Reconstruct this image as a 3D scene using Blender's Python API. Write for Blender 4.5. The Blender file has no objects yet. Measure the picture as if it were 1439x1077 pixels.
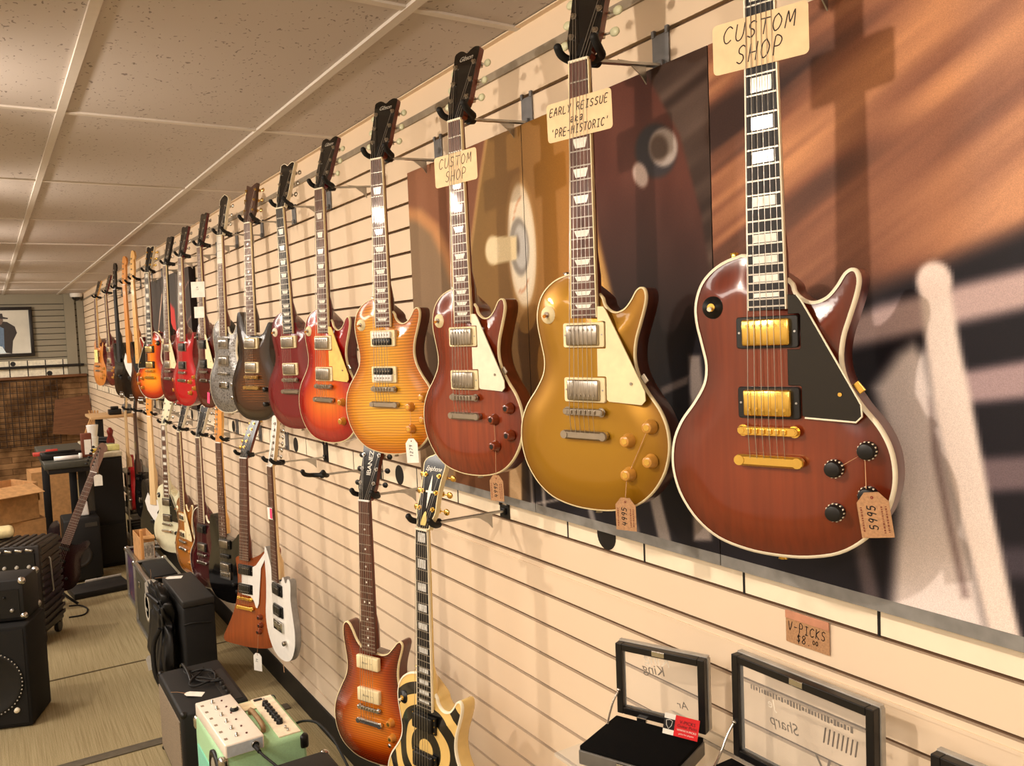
import bpy, bmesh, math, random
import numpy as np
from mathutils import Vector, Matrix
from mathutils.geometry import delaunay_2d_cdt
random.seed(7)
SC = bpy.context.scene
COL = SC.collection
PI = math.pi
R = math.radians

# ------------------------------------------------------------------ camera
CAMZ = 1.70
FPX, YAW, PITCH, ROLL = 1176.0, .5606, -.0603, -.0404
_f = Vector((math.sin(YAW)*math.cos(PITCH), math.cos(YAW)*math.cos(PITCH), math.sin(PITCH)))
_r0 = Vector((math.cos(YAW), -math.sin(YAW), 0)); _u0 = _r0.cross(_f)
_r = _r0*math.cos(ROLL)+_u0*math.sin(ROLL); _u = -_r0*math.sin(ROLL)+_u0*math.cos(ROLL)
CO = Vector((0, 0, CAMZ))
cam = bpy.data.cameras.new('camera'); camo = bpy.data.objects.new('camera', cam); COL.objects.link(camo)
cam.sensor_width = 36; cam.lens = FPX*36/1439; cam.clip_start = .05; cam.clip_end = 60
M = Matrix((_r, _u, -_f)).transposed().to_4x4(); M.translation = CO
camo.matrix_world = M
SC.camera = camo
def ray(px, py): return _f+_r*((px-719.5)/FPX)-_u*((py-538.5)/FPX)
def onX(px, py, X):
    d = ray(px, py); return CO+d*(X/d.x)
def onY(px, py, Y):
    d = ray(px, py); return CO+d*(Y/d.y)
def onZ(px, py, Z):
    d = ray(px, py); return CO+d*((Z-CAMZ)/d.z)

D = 1.145          # x of the slat wall face
CEIL = 2.436
BACK = 12.34

# ------------------------------------------------------------------ materials
def lin(c):
    o = []
    for v in c[:3]:
        v /= 255.
        o.append(v/12.92 if v <= .04045 else ((v+.055)/1.055)**2.4)
    return (*o, 1)
MATS = {}
class NT:
    def __init__(s, name):
        s.m = bpy.data.materials.new(name); s.m.use_nodes = True
        s.t = s.m.node_tree; s.b = s.t.nodes['Principled BSDF']
    def n(s, typ, **kw):
        x = s.t.nodes.new('ShaderNode'+typ)
        for k, v in kw.items():
            if k in x.inputs: x.inputs[k].default_value = v
            else: setattr(x, k, v)
        return x
    def l(s, a, b): s.t.links.new(a, b)
    def ramp(s, fac, stops, interp='LINEAR'):
        x = s.n('ValToRGB'); x.color_ramp.interpolation = interp
        el = x.color_ramp.elements
        while len(el) < len(stops): el.new(.5)
        for e, (p, c) in zip(el, stops): e.position = p; e.color = lin(c)
        s.l(fac, x.inputs[0]); return x.outputs[0]
    def coords(s, scale=(1, 1, 1), rot=(0, 0, 0), kind='Object'):
        c = s.n('TexCoord'); mp = s.n('Mapping'); mp.inputs['Scale'].default_value = scale; mp.inputs['Rotation'].default_value = rot
        s.l(c.outputs[kind], mp.inputs[0]); return mp.outputs[0]
    def bump(s, h, strength=.3, dist=.002):
        b = s.n('Bump', Strength=strength, Distance=dist); s.l(h, b.inputs['Height']); s.l(b.outputs[0], s.b.inputs['Normal'])
def pset(b, rough=.5, metal=0, coat=0, spec=.5, trans=0, ior=1.45):
    b.inputs['Roughness'].default_value = rough; b.inputs['Metallic'].default_value = metal
    b.inputs['Coat Weight'].default_value = coat; b.inputs['Coat Roughness'].default_value = .06
    b.inputs['Specular IOR Level'].default_value = spec; b.inputs['Transmission Weight'].default_value = trans
    b.inputs['IOR'].default_value = ior
def plain(name, c, rough=.5, metal=0, coat=0, spec=.5, var=.06, scale=40):
    if name in MATS: return MATS[name]
    k = NT(name); pset(k.b, rough, metal, coat, spec)
    nz = k.n('TexNoise', Scale=scale, Detail=3.); k.l(k.coords(), nz.inputs['Vector'])
    lo = tuple(v*(1-var) for v in c); hi = tuple(min(255, v*(1+var)) for v in c)
    k.l(k.ramp(nz.outputs['Fac'], [(.3, lo), (.7, hi)]), k.b.inputs['Base Color'])
    MATS[name] = k.m; return k.m
def wood(name, c1, c2, c3=None, scale=(60, 60, 3), rough=.35, coat=.6, rot=(0, 0, 0)):
    if name in MATS: return MATS[name]
    k = NT(name); pset(k.b, rough, 0, coat)
    nz = k.n('TexNoise', Scale=1., Detail=6., Roughness=.6); k.l(k.coords(scale, rot), nz.inputs['Vector'])
    st = [(.32, c1), (.5, c2), (.7, c3 or c2)]
    k.l(k.ramp(nz.outputs['Fac'], st), k.b.inputs['Base Color']); MATS[name] = k.m; return k.m
def burst(name, stops, flame=0, fscale=55, width=.11, rough=.22, coat=.8, grain=0):
    """colour by distance from the body edge (mesh attribute), optional flame figure"""
    if name in MATS: return MATS[name]
    k = NT(name); pset(k.b, rough, 0, coat)
    at = k.n('Attribute'); at.attribute_name = 'edge'
    mp = k.n('MapRange'); mp.inputs['From Max'].default_value = width; k.l(at.outputs['Fac'], mp.inputs['Value'])
    col = k.ramp(mp.outputs[0], stops)
    if flame:
        w = k.n('TexWave', wave_type='BANDS', bands_direction='Z', Scale=fscale, Distortion=9., Detail=3.)
        w.inputs['Detail Scale'].default_value = .22
        k.l(k.coords((.35, 1, 1), (0, R(9), 0)), w.inputs['Vector'])
        mx = k.n('MixRGB', blend_type='MULTIPLY'); k.l(col, mx.inputs[1])
        g = 255*(1-flame); k.l(k.ramp(w.outputs['Fac'], [(.05, (g, g, g)), (.6, (255, 255, 255))]), mx.inputs[2]); mx.inputs[0].default_value = 1
        col = mx.outputs[0]
    if grain:
        nz = k.n('TexNoise', Scale=1., Detail=6.); k.l(k.coords((110, 110, 5)), nz.inputs['Vector'])
        mx = k.n('MixRGB', blend_type='MULTIPLY'); k.l(col, mx.inputs[1]); mx.inputs[0].default_value = 1
        g = 255*(1-grain); k.l(k.ramp(nz.outputs['Fac'], [(.35, (g, g, g)), (.65, (255, 255, 255))]), mx.inputs[2]); col = mx.outputs[0]
    k.l(col, k.b.inputs['Base Color']); MATS[name] = k.m; return k.m
def vcol(name, rough=.6, emit=0):
    if name in MATS: return MATS[name]
    k = NT(name); pset(k.b, rough, 0, 0, .3)
    at = k.n('Attribute'); at.attribute_name = 'paint'
    nz = k.n('TexNoise', Scale=900., Detail=1.); k.l(k.coords(), nz.inputs['Vector'])
    mx = k.n('MixRGB', blend_type='MULTIPLY'); mx.inputs[0].default_value = 1
    k.l(at.outputs['Color'], mx.inputs[1]); k.l(k.ramp(nz.outputs['Fac'], [(.3, (225, 225, 225)), (.7, (255, 255, 255))]), mx.inputs[2])
    k.l(mx.outputs[0], k.b.inputs['Base Color']); MATS[name] = k.m; return k.m
def glass(name, c=(255, 255, 255), alpha=.12, rough=.05):
    if name in MATS: return MATS[name]
    k = NT(name); pset(k.b, rough, 0, 0, .6)
    nz = k.n('TexNoise', Scale=20.); k.l(k.coords(), nz.inputs['Vector'])
    k.l(k.ramp(nz.outputs['Fac'], [(.3, tuple(v*.97 for v in c)), (.7, c)]), k.b.inputs['Base Color'])
    k.b.inputs['Alpha'].default_value = alpha
    MATS[name] = k.m; return k.m

BLACK = plain('black plastic', (16, 15, 15), .4)
RUBBER = plain('black rubber', (14, 13, 13), .65)
GLOSSBLACK = plain('gloss black lacquer', (9, 8, 8), .18, coat=.5)
CHROME = plain('chrome', (205, 203, 198), .16, 1, var=.02)
NICKEL = plain('aged nickel', (178, 170, 158), .28, 1, var=.04)
GOLD = plain('gold plating', (250, 208, 108), .22, 1, var=.03)
STEEL = plain('satin steel', (184, 183, 180), .38, 1, var=.04)
ZINC = plain('grey bracket steel', (118, 118, 120), .45, .5, var=.05)
FRETM = plain('fret wire', (170, 162, 150), .42, .7, var=.02)
CREAM = plain('cream plastic', (238, 222, 178), .4, var=.03)
PALEPL = plain('pale cream plastic', (240, 230, 205), .4, var=.03)
WHITEPL = plain('white plastic', (238, 236, 232), .35, var=.02)
PEARL = plain('pearl inlay', (246, 242, 232), .18, coat=.4, var=.05, scale=120)
PEARLD = plain('grey pearl inlay', (205, 204, 200), .25, coat=.4, var=.12, scale=120)
TULIP = plain('tuner button plastic', (205, 205, 170), .35, var=.04)
AMBER = plain('amber knob', (196, 126, 44), .22, coat=.5)
GOLDKNOB = plain('gold knob', (196, 140, 60), .28, coat=.5)
BROWNKNOB = plain('dark amber knob', (120, 50, 22), .25, coat=.5)
ROSE = wood('rosewood', (62, 36, 28), (92, 56, 43), (112, 72, 56), (90, 90, 5), .5, .1)
EBONY = wood('ebony', (18, 15, 15), (26, 22, 22), (34, 30, 29), (90, 90, 5), .6, 0)
MAPLE = wood('maple', (222, 170, 98), (236, 186, 112), (242, 198, 128), (50, 50, 4), .3, .5)
MAPLE2 = wood('amber maple', (206, 130, 56), (222, 148, 68), (230, 160, 80), (50, 50, 4), .3, .5)
PALEMAPLE = wood('pale maple', (214, 180, 132), (226, 194, 146), (232, 204, 160), (50, 50, 4), .35, .3)
MAHOG = wood('mahogany neck', (78, 30, 18), (104, 42, 24), (120, 52, 30), (60, 60, 4), .28, .5)
DARKRED = wood('wine red neck', (70, 10, 16), (92, 14, 22), (104, 20, 26), (60, 60, 4), .25, .6)
STRING = plain('guitar string', (200, 195, 185), .3, .9, var=.02)
COTTON = plain('tag string', (196, 152, 112), .8)
KRAFT = plain('kraft card', (172, 130, 92), .8, var=.08, scale=300)
CARD = plain('cream sign card', (238, 208, 164), .75, var=.03)
PAPER = plain('white paper', (240, 236, 226), .7, var=.03)
INK = plain('dark ink', (44, 26, 20), .7)
BLACKINK = plain('black ink', (18, 16, 18), .7)
PINK = plain('pink paper', (238, 70, 120), .6)
SILVERINK = plain('silver lettering', (205, 200, 188), .35, .4)
CARDBOARD = plain('cardboard', (198, 150, 98), .85, var=.07, scale=30)
TOLEX = plain('black tolex', (17, 16, 16), .6, var=.2, scale=400)
GRILLE = plain('dark grille cloth', (128, 114, 96), .8, var=.35, scale=500)

# ------------------------------------------------------------------ mesh helpers
class MB:
    """collects shapes into one mesh"""
    def __init__(s): s.v = []; s.f = []; s.mi = []; s.sm = []
    def add(s, vs, fs, mi=0, smooth=False):
        o = len(s.v); s.v += [tuple(v) for v in vs]
        for f in fs: s.f.append([i+o for i in f]); s.mi.append(mi); s.sm.append(smooth)
        return s
    def box(s, c, d, mi=0, bev=0, rot=None, taper=None):
        bm = bmesh.new(); bmesh.ops.create_cube(bm, size=1)
        for v in bm.verts: v.co = Vector((v.co.x*d[0], v.co.y*d[1], v.co.z*d[2]))
        if taper:
            for v in bm.verts:
                if v.co.z > 0: v.co.x *= taper[0]; v.co.y *= taper[1]
        if bev: bmesh.ops.bevel(bm, geom=bm.edges[:], offset=bev, segments=2, affect='EDGES', profile=.5)
        if rot is not None: bmesh.ops.transform(bm, matrix=rot.to_4x4(), verts=bm.verts)
        c = Vector(c); bm.verts.index_update()
        s.add([v.co+c for v in bm.verts], [[v.index for v in f.verts] for f in bm.faces], mi, bool(bev and bev > .0015)); bm.free(); return s
    def cyl(s, p0, p1, r0, r1=None, n=16, mi=0, cap=True, smooth=True):
        r1 = r0 if r1 is None else r1; p0 = Vector(p0); p1 = Vector(p1); ax = (p1-p0).normalized()
        a = ax.orthogonal().normalized(); b = ax.cross(a)
        vs = [p0+(a*math.cos(t)+b*math.sin(t))*r0 for t in [2*PI*i/n for i in range(n)]]+[p1+(a*math.cos(t)+b*math.sin(t))*r1 for t in [2*PI*i/n for i in range(n)]]
        s.add(vs, [[i, (i+1) % n, n+(i+1) % n, n+i] for i in range(n)], mi, smooth)
        if cap:
            o = len(s.v)-2*n
            s.f.append([o+i for i in range(n)][::-1]); s.mi.append(mi); s.sm.append(False)
            s.f.append([o+n+i for i in range(n)]); s.mi.append(mi); s.sm.append(False)
        return s
    def lathe(s, p, ax, prof, n=20, mi=0):
        """prof: list of (radius, distance along ax)"""
        p = Vector(p); ax = Vector(ax).normalized(); a = ax.orthogonal().normalized(); b = ax.cross(a)
        vs = []; fs = []
        for (r, h) in prof:
            for i in range(n):
                t = 2*PI*i/n; vs.append(p+ax*h+(a*math.cos(t)+b*math.sin(t))*max(r, 1e-5))
        for j in range(len(prof)-1):
            for i in range(n): fs.append([j*n+i, j*n+(i+1) % n, (j+1)*n+(i+1) % n, (j+1)*n+i])
        s.add(vs, fs, mi, True)
        s.add(vs[:n], [list(range(n))[::-1]], mi); s.add(vs[-n:], [list(range(n))], mi); return s
    def tube(s, pts, r, n=8, mi=0, sub=0, closed=False):
        pts = [Vector(p) for p in pts]
        if sub: pts = catmull(pts, sub, closed)
        m = len(pts); rr = r if hasattr(r, '__len__') else [r]*m
        if len(rr) != m: rr = [rr[min(len(rr)-1, int(i*len(rr)/m))] for i in range(m)]
        vs = []; fs = []; prev = None
        for i, p in enumerate(pts):
            t = (pts[(i+1) % m]-pts[i-1]) if (closed or 0 < i < m-1) else (pts[1]-pts[0] if i == 0 else pts[-1]-pts[-2])
            t.normalize()
            a = (t.orthogonal() if prev is None else prev-t*prev.dot(t)).normalized(); prev = a; b = t.cross(a)
            for k in range(n):
                q = 2*PI*k/n; vs.append(p+(a*math.cos(q)+b*math.sin(q))*rr[i])
        for i in range(m if closed else m-1):
            j = (i+1) % m
            for k in range(n): fs.append([i*n+k, i*n+(k+1) % n, j*n+(k+1) % n, j*n+k])
        s.add(vs, fs, mi, True)
        if not closed: s.add(vs[:n], [list(range(n))[::-1]], mi); s.add(vs[-n:], [list(range(n))], mi)
        return s
    def prism(s, poly, y0, y1, mi=0, T=None, mside=None, bev=0):
        """poly in (x,z); extruded from y0 to y1; T maps (x,y,z)"""
        T = T or (lambda x, y, z: (x, y, z)); n = len(poly)
        ms = mi if mside is None else mside
        if area(poly) < 0: poly = poly[::-1]
        if bev:
            inn = offset(poly, -bev); e = bev if y1 > y0 else -bev
            rings = [[T(x, y0, z) for x, z in inn], [T(x, y0+e, z) for x, z in poly], [T(x, y1, z) for x, z in poly]]
        else: rings = [[T(x, y0, z) for x, z in poly], [T(x, y1, z) for x, z in poly]]
        vs = sum(rings, [])
        for j in range(len(rings)-1):
            s.add([], [], 0); o = len(s.v) if j == 0 else o
            if j == 0: s.v += [tuple(v) for v in vs]
            for i in range(n):
                s.f.append([o+j*n+i, o+j*n+(i+1) % n, o+(j+1)*n+(i+1) % n, o+(j+1)*n+i]); s.mi.append(mi if (bev and j == 0) else ms); s.sm.append(False)
        s.f.append([o+i for i in range(n)][::-1]); s.mi.append(mi); s.sm.append(False)
        L = len(rings)-1; s.f.append([o+L*n+i for i in range(n)]); s.mi.append(ms); s.sm.append(False)
        return s
    def sphere(s, c, r, mi=0, n=12, sc=(1, 1, 1)):
        bm = bmesh.new(); bmesh.ops.create_uvsphere(bm, u_segments=n, v_segments=max(6, n//2), radius=r); c = Vector(c); bm.verts.index_update()
        s.add([Vector((v.co.x*sc[0], v.co.y*sc[1], v.co.z*sc[2]))+c for v in bm.verts], [[v.index for v in f.verts] for f in bm.faces], mi, True); bm.free(); return s
    def xf(s, m, i0=0):
        for i in range(i0, len(s.v)): s.v[i] = tuple(m @ Vector(s.v[i]))
        return s
    def build(s, name, mats, parent=None, fix=True, attr=None):
        me = bpy.data.meshes.new(name); me.from_pydata(s.v, [], s.f)
        if not isinstance(mats, (list, tuple)): mats = [mats]
        for m in mats: me.materials.append(m)
        me.polygons.foreach_set('material_index', s.mi); me.polygons.foreach_set('use_smooth', s.sm)
        if fix:
            bm = bmesh.new(); bm.from_mesh(me); bmesh.ops.recalc_face_normals(bm, faces=bm.faces); bm.to_mesh(me); bm.free()
        if attr is not None:
            a = me.attributes.new('edge', 'FLOAT', 'POINT'); a.data.foreach_set('value', attr)
        me.update()
        o = bpy.data.objects.new(name, me); COL.objects.link(o)
        if parent is not None: o.parent = parent
        return o
def catmull(P, sub, closed=False):
    out = []; n = len(P)
    for i in range(n if closed else n-1):
        if closed: a, b, c, d = P[i-1], P[i], P[(i+1) % n], P[(i+2) % n]
        else: a, b, c, d = P[max(i-1, 0)], P[i], P[i+1], P[min(i+2, n-1)]
        for k in range(sub):
            t = k/sub
            out.append(.5*((2*b)+(c-a)*t+(2*a-5*b+4*c-d)*t*t+(3*b-a-3*c+d)*t**3))
    if not closed: out.append(P[-1])
    return out
def smooth2(pts, sub=4): return [(v.x, v.y) for v in catmull([Vector((x, z, 0)) for x, z in pts], sub, True)]
def area(p): return .5*sum(p[i-1][0]*p[i][1]-p[i][0]*p[i-1][1] for i in range(len(p)))
def offset(poly, d):
    """d>0 outward, poly counter-clockwise"""
    if area(poly) < 0: poly = poly[::-1]
    n = len(poly); out = []
    for i in range(n):
        a = Vector(poly[i-1]); b = Vector(poly[i]); c = Vector(poly[(i+1) % n])
        e1 = (b-a); e2 = (c-b)
        e1 = e1.normalized() if e1.length > 1e-9 else Vector((1, 0)); e2 = e2.normalized() if e2.length > 1e-9 else e1
        n1 = Vector((e1.y, -e1.x)); n2 = Vector((e2.y, -e2.x)); m = n1+n2
        if m.length < 1e-6: m = n1
        m.normalize(); k = 1/max(.5, m.dot(n1)); out.append((b.x+m.x*d*k, b.y+m.y*d*k))
    return out
def rrect(w, h, r, n=4, cx=0, cz=0):
    p = []
    for (sx, sz, a0) in ((1, 1, 0), (-1, 1, 90), (-1, -1, 180), (1, -1, 270)):
        for i in range(n+1):
            a = R(a0+90*i/n); p.append((cx+sx*(w/2-r)+r*math.cos(a), cz+sz*(h/2-r)+r*math.sin(a)))
    return p
def empty(name, loc=(0, 0, 0), label=None, cat=None, group=None, rotz=0):
    o = bpy.data.objects.new(name, None); COL.objects.link(o); o.location = loc; o.rotation_euler = (0, 0, rotz); o.empty_display_size = .05
    if label: tag(o, label, cat, group)
    return o
def tag(o, label, cat=None, group=None, kind=None):
    o['label'] = label
    if cat: o['category'] = cat
    if group: o['group'] = group
    if kind: o['kind'] = kind
    return o
def struct(o): o['kind'] = 'structure'; return o
def recenter(o):
    """moves a lone mesh's origin to its lowest centre"""
    me = o.data; c = np.empty(len(me.vertices)*3); me.vertices.foreach_get('co', c); c = c.reshape(-1, 3)
    p = Vector(((c[:, 0].min()+c[:, 0].max())/2, (c[:, 1].min()+c[:, 1].max())/2, c[:, 2].min()))
    me.transform(Matrix.Translation(-p)); o.location = p; return o
def text_obj(name, s, size, mat, parent, T, depth=.0003, shear=0, align='CENTER', spacing=1.0, bold=0):
    cu = bpy.data.curves.new(name, 'FONT'); cu.body = s; cu.size = size; cu.align_x = align; cu.align_y = 'CENTER'; cu.shear = shear; cu.space_character = spacing; cu.offset = bold; cu.resolution_u = 3
    to = bpy.data.objects.new(name, cu); COL.objects.link(to)
    dg = bpy.context.evaluated_depsgraph_get(); me = bpy.data.meshes.new_from_object(to.evaluated_get(dg)); bpy.data.objects.remove(to); bpy.data.curves.remove(cu)
    me.transform(T); me.materials.clear(); me.materials.append(mat); me.name = name
    for p in me.polygons: p.material_index = 0
    o = bpy.data.objects.new(name, me); COL.objects.link(o); o.parent = parent; return o
GL = {
 'C': [[(.9, .85), (.6, 1), (.25, .85), (.05, .5), (.2, .12), (.5, 0), (.85, .15)]], 'U': [[(.1, 1), (.08, .3), (.3, 0), (.65, .05), (.85, .35), (.9, 1)]],
 'S': [[(.85, .88), (.55, 1), (.2, .85), (.25, .6), (.65, .45), (.75, .2), (.45, 0), (.08, .12)]], 'T': [[(0, 1), (1, .98)], [(.5, 1), (.45, 0)]],
 'O': [[(.5, 1), (.15, .8), (.08, .35), (.35, 0), (.75, .15), (.9, .6), (.5, 1)]], 'M': [[(.05, 0), (.2, 1), (.5, .3), (.85, 1), (.95, 0)]],
 'H': [[(.12, 1), (.08, 0)], [(.85, 1), (.82, 0)], [(.1, .5), (.85, .52)]], 'P': [[(.15, 0), (.15, 1), (.6, 1), (.85, .78), (.65, .5), (.15, .48)]],
 'E': [[(.85, 1), (.15, .98), (.1, 0), (.8, .02)], [(.12, .5), (.7, .52)]], 'A': [[(.05, 0), (.5, 1), (.9, 0)], [(.22, .35), (.75, .35)]],
 'R': [[(.15, 0), (.15, 1), (.6, 1), (.85, .78), (.65, .52), (.15, .48)], [(.45, .5), (.9, 0)]], 'L': [[(.15, 1), (.12, 0), (.85, .02)]],
 'Y': [[(.1, 1), (.5, .5)], [(.9, 1), (.35, 0)]], 'I': [[(.2, 1), (.8, 1)], [(.5, 1), (.48, 0)], [(.2, 0), (.8, 0)]],
 'V': [[(.05, 1), (.45, 0), (.9, 1)]], 'K': [[(.15, 1), (.12, 0)], [(.85, 1), (.15, .45), (.85, 0)]], 'a': [[(.15, .8), (.6, .9), (.75, .6), (.7, 0)], [(.72, .5), (.3, .45), (.12, .2), (.4, 0), (.72, .25)]],
 'k': [[(.15, 1), (.12, 0)], [(.75, .65), (.15, .3), (.8, 0)]], '-': [[(.15, .5), (.75, .5)]], "'": [[(.5, 1.05), (.42, .8)]], '.': [[(.4, 0), (.5, .06)]],
 '$': [[(.85, .8), (.5, .9), (.25, .7), (.75, .35), (.5, .1), (.1, .25)], [(.5, 1.1), (.5, -.1)]], '8': [[(.5, .52), (.15, .75), (.5, 1), (.82, .78), (.5, .52), (.1, .22), (.5, 0), (.85, .25), (.5, .52)]],
 '5': [[(.8, 1), (.25, 1), (.2, .58), (.6, .6), (.82, .35), (.55, 0), (.1, .1)]], '9': [[(.8, .7), (.5, .5), (.18, .7), (.4, 1), (.75, .95), (.8, .6), (.6, 0)]], '6': [[(.7, 1), (.3, .7), (.15, .3), (.45, 0), (.8, .2), (.6, .5), (.2, .35)]],
 '4': [[(.25, 1), (.12, .45), (.85, .45)], [(.7, .9), (.65, 0)]], '0': [[(.5, 1), (.15, .8), (.12, .25), (.5, 0), (.85, .3), (.8, .8), (.5, 1)]], '1': [[(.3, .8), (.55, 1), (.5, 0)]], '2': [[(.15, .8), (.5, 1), (.8, .75), (.15, 0), (.85, .02)]], '3': [[(.2, .95), (.6, 1), (.75, .75), (.4, .55), (.8, .3), (.5, 0), (.1, .1)]], '7': [[(.1, 1), (.85, 1), (.4, 0)]],
}
def handwriting(lines, name, mat, parent, y, wdt=.0011, slant=.18, slope=0.0, rot=0):
    """lines: (text, x centre, z baseline, letter height, letter pitch); written flat on plane y"""
    mb = MB(); rnd = random.Random(hash(lines[0][0]) % 99 if False else len(lines[0][0]))
    cr, sr = math.cos(rot), math.sin(rot)
    for (t, xc, zb, h, pit) in lines:
        x0 = xc-len(t)*pit/2
        for i, ch in enumerate(t):
            for st in GL.get(ch, []):
                hh = h*(1+rnd.uniform(-.07, .07)); ww = pit*.78
                pts = [Vector((x0+i*pit+px*ww+slant*pz*hh*.6, zb+pz*hh+(x0+i*pit-xc)*slope, 0)) for px, pz in st]
                pts = catmull(pts, 3) if len(pts) > 2 else pts
                for a, b in zip(pts[:-1], pts[1:]):
                    d = (b-a); 
                    if d.length < 1e-6: continue
                    d.normalize(); nn = Vector((-d.y, d.x, 0))*wdt/2; a2 = a-d*wdt*.3; b2 = b+d*wdt*.3
                    q = [a2-nn, b2-nn, b2+nn, a2+nn]
                    mb.add([(p.x*cr-p.y*sr, y, p.x*sr+p.y*cr) for p in q], [[0, 1, 2, 3]])
    return mb.build(name, mat, parent, fix=False)

# ------------------------------------------------------------------ guitars
LP = [(-28,378),(-50,377),(-80,388),(-105,410),(-117,440),(-117,470),(-109,505),(-103,535),(-107,562),(-124,590),(-146,618),(-160,647),(-165,678),(-162,708),(-150,740),(-125,773),(-90,797),(-45,809),(0,812),(45,809),(90,797),(125,773),(150,740),(162,708),(165,678),(160,647),(146,618),(124,590),(106,560),(99,530),(102,500),(111,472),(120,445),(124,425),(121,411),(113,407),(103,413),(93,428),(80,442),(64,448),(50,445),(38,434),(28,415)]
DC = [(-28,456),(-42,450),(-60,432),(-76,404),(-90,386),(-103,384),(-113,398),(-114,428),(-107,470),(-101,512),(-107,548),(-131,592),(-155,640),(-162,682),(-155,727),(-130,768),(-86,794),(-42,803),(0,805),(42,803),(86,794),(130,768),(155,727),(162,682),(155,640),(131,592),(107,548),(101,512),(106,475),(117,442),(122,420),(115,409),(103,413),(86,432),(66,452),(45,461),(28,461)]
PRS = [(-28,450),(-45,440),(-62,412),(-78,378),(-92,358),(-104,360),(-112,380),(-115,420),(-110,470),(-104,515),(-110,550),(-134,592),(-156,638),(-163,680),(-156,726),(-130,768),(-86,796),(-42,806),(0,808),(42,806),(86,796),(130,768),(156,726),(163,680),(156,638),(134,592),(110,550),(103,515),(107,478),(116,445),(118,420),(110,405),(98,409),(84,428),(66,448),(45,458),(28,456)]
BASS = [(-30,560),(-50,545),(-70,510),(-90,465),(-112,438),(-130,448),(-138,490),(-136,540),(-128,590),(-135,640),(-155,690),(-166,740),(-164,790),(-145,838),(-105,868),(-50,880),(0,882),(60,878),(115,862),(150,828),(164,785),(160,735),(142,685),(126,640),(128,600),(142,560),(148,530),(138,512),(118,516),(95,540),(70,562),(48,570),(30,568)]
STRAT = [(-28,470),(-45,455),(-62,420),(-80,380),(-100,362),(-118,372),(-128,405),(-128,450),(-122,500),(-128,550),(-148,600),(-158,650),(-156,700),(-140,745),(-100,778),(-50,790),(0,792),(60,788),(110,772),(142,742),(155,700),(150,650),(132,600),(118,555),(120,515),(134,478),(138,452),(128,436),(110,440),(90,458),(68,475),(46,482),(28,478)]
EXPL = [(-30,440),(-55,447),(-66,460),(-58,500),(-54,545),(-54,590),(-66,655),(-98,733),(-132,793),(-148,825),(-143,842),(-125,848),(-60,850),(10,849),(100,840),(155,824),(170,806),(170,780),(163,700),(157,600),(160,500),(167,420),(165,394),(152,384),(132,387),(108,404),(80,424),(50,438),(30,443)]
BIRD = [(-30,440),(-60,422),(-92,368),(-113,343),(-128,348),(-133,395),(-128,475),(-138,560),(-150,620),(-142,680),(-108,733),(-62,763),(0,773),(62,763),(110,735),(142,680),(146,620),(132,560),(120,505),(126,455),(120,430),(100,428),(88,444),(74,448),(62,432),(48,432),(30,452)]
SHAPES = dict(LP=(LP, 812), DC=(DC, 805), PRS=(PRS, 808), BASS=(BASS, 882), STRAT=(STRAT, 792), EXPL=(EXPL, 850), BIRD=(BIRD, 773))
def fs(n, sc): return sc*(1-2**(-n/12))

HEADS = {
 'book': [(-21.5,0),(-23,12),(-29,26),(-34.5,42),(-36,60),(-37,100),(-39,140),(-41,166),(-33,172),(-22,173.5),(-10,169),(0,163),(10,169),(22,173.5),(33,172),(41,166),(39,140),(37,100),(36,60),(34.5,42),(29,26),(23,12),(21.5,0)],
 'epi': [(-21.5,0),(-23,12),(-29,26),(-35,44),(-33,70),(-33,105),(-37,140),(-40,160),(-35,172),(-24,180),(-12,184),(0,190),(12,184),(24,180),(35,172),(40,160),(37,140),(33,105),(33,70),(35,44),(29,26),(23,12),(21.5,0)],
 'flare': [(-21.5,0),(-23,12),(-30,28),(-34,44),(-33,80),(-34,120),(-38,160),(-41,186),(-14,180),(0,188),(14,180),(41,186),(38,160),(34,120),(33,80),(34,44),(30,28),(23,12),(21.5,0)],
 'prs': [(-21.5,0),(-24,14),(-33,30),(-35,44),(-32,70),(-33,100),(-31,130),(-33,156),(-18,152),(-4,146),(12,154),(30,160),(36,158),(33,130),(36,100),(34,70),(36,44),(31,30),(24,14),(21.5,0)],
 'fender': [(-21.5,0),(-25,14),(-34,30),(-36,50),(-35,100),(-34,150),(-30,185),(-16,200),(4,198),(22,184),(30,162),(26,148),(16,140),(22,110),(22,60),(22,20),(21.5,0)],
 'bass': [(-21.5,0),(-25,14),(-36,32),(-40,60),(-38,110),(-36,160),(-32,200),(-18,216),(4,214),(24,198),(33,172),(28,154),(16,144),(22,110),(23,60),(22,20),(21.5,0)],
 'hockey': [(-21.5,0),(-22,14),(-24,35),(-22,80),(-12,130),(8,172),(34,205),(48,214),(56,206),(54,186),(46,150),(38,100),(33,60),(29,30),(23,12),(21.5,0)],
 'reverse': [(-21.5,0),(-22,20),(-21,80),(-18,140),(-24,178),(-16,192),(2,196),(22,186),(32,160),(33,110),(33,55),(30,28),(24,12),(21.5,0)],
}
TUN3 = [(-1, 50), (-1, 92), (-1, 134), (1, 50), (1, 92), (1, 134)]

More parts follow.
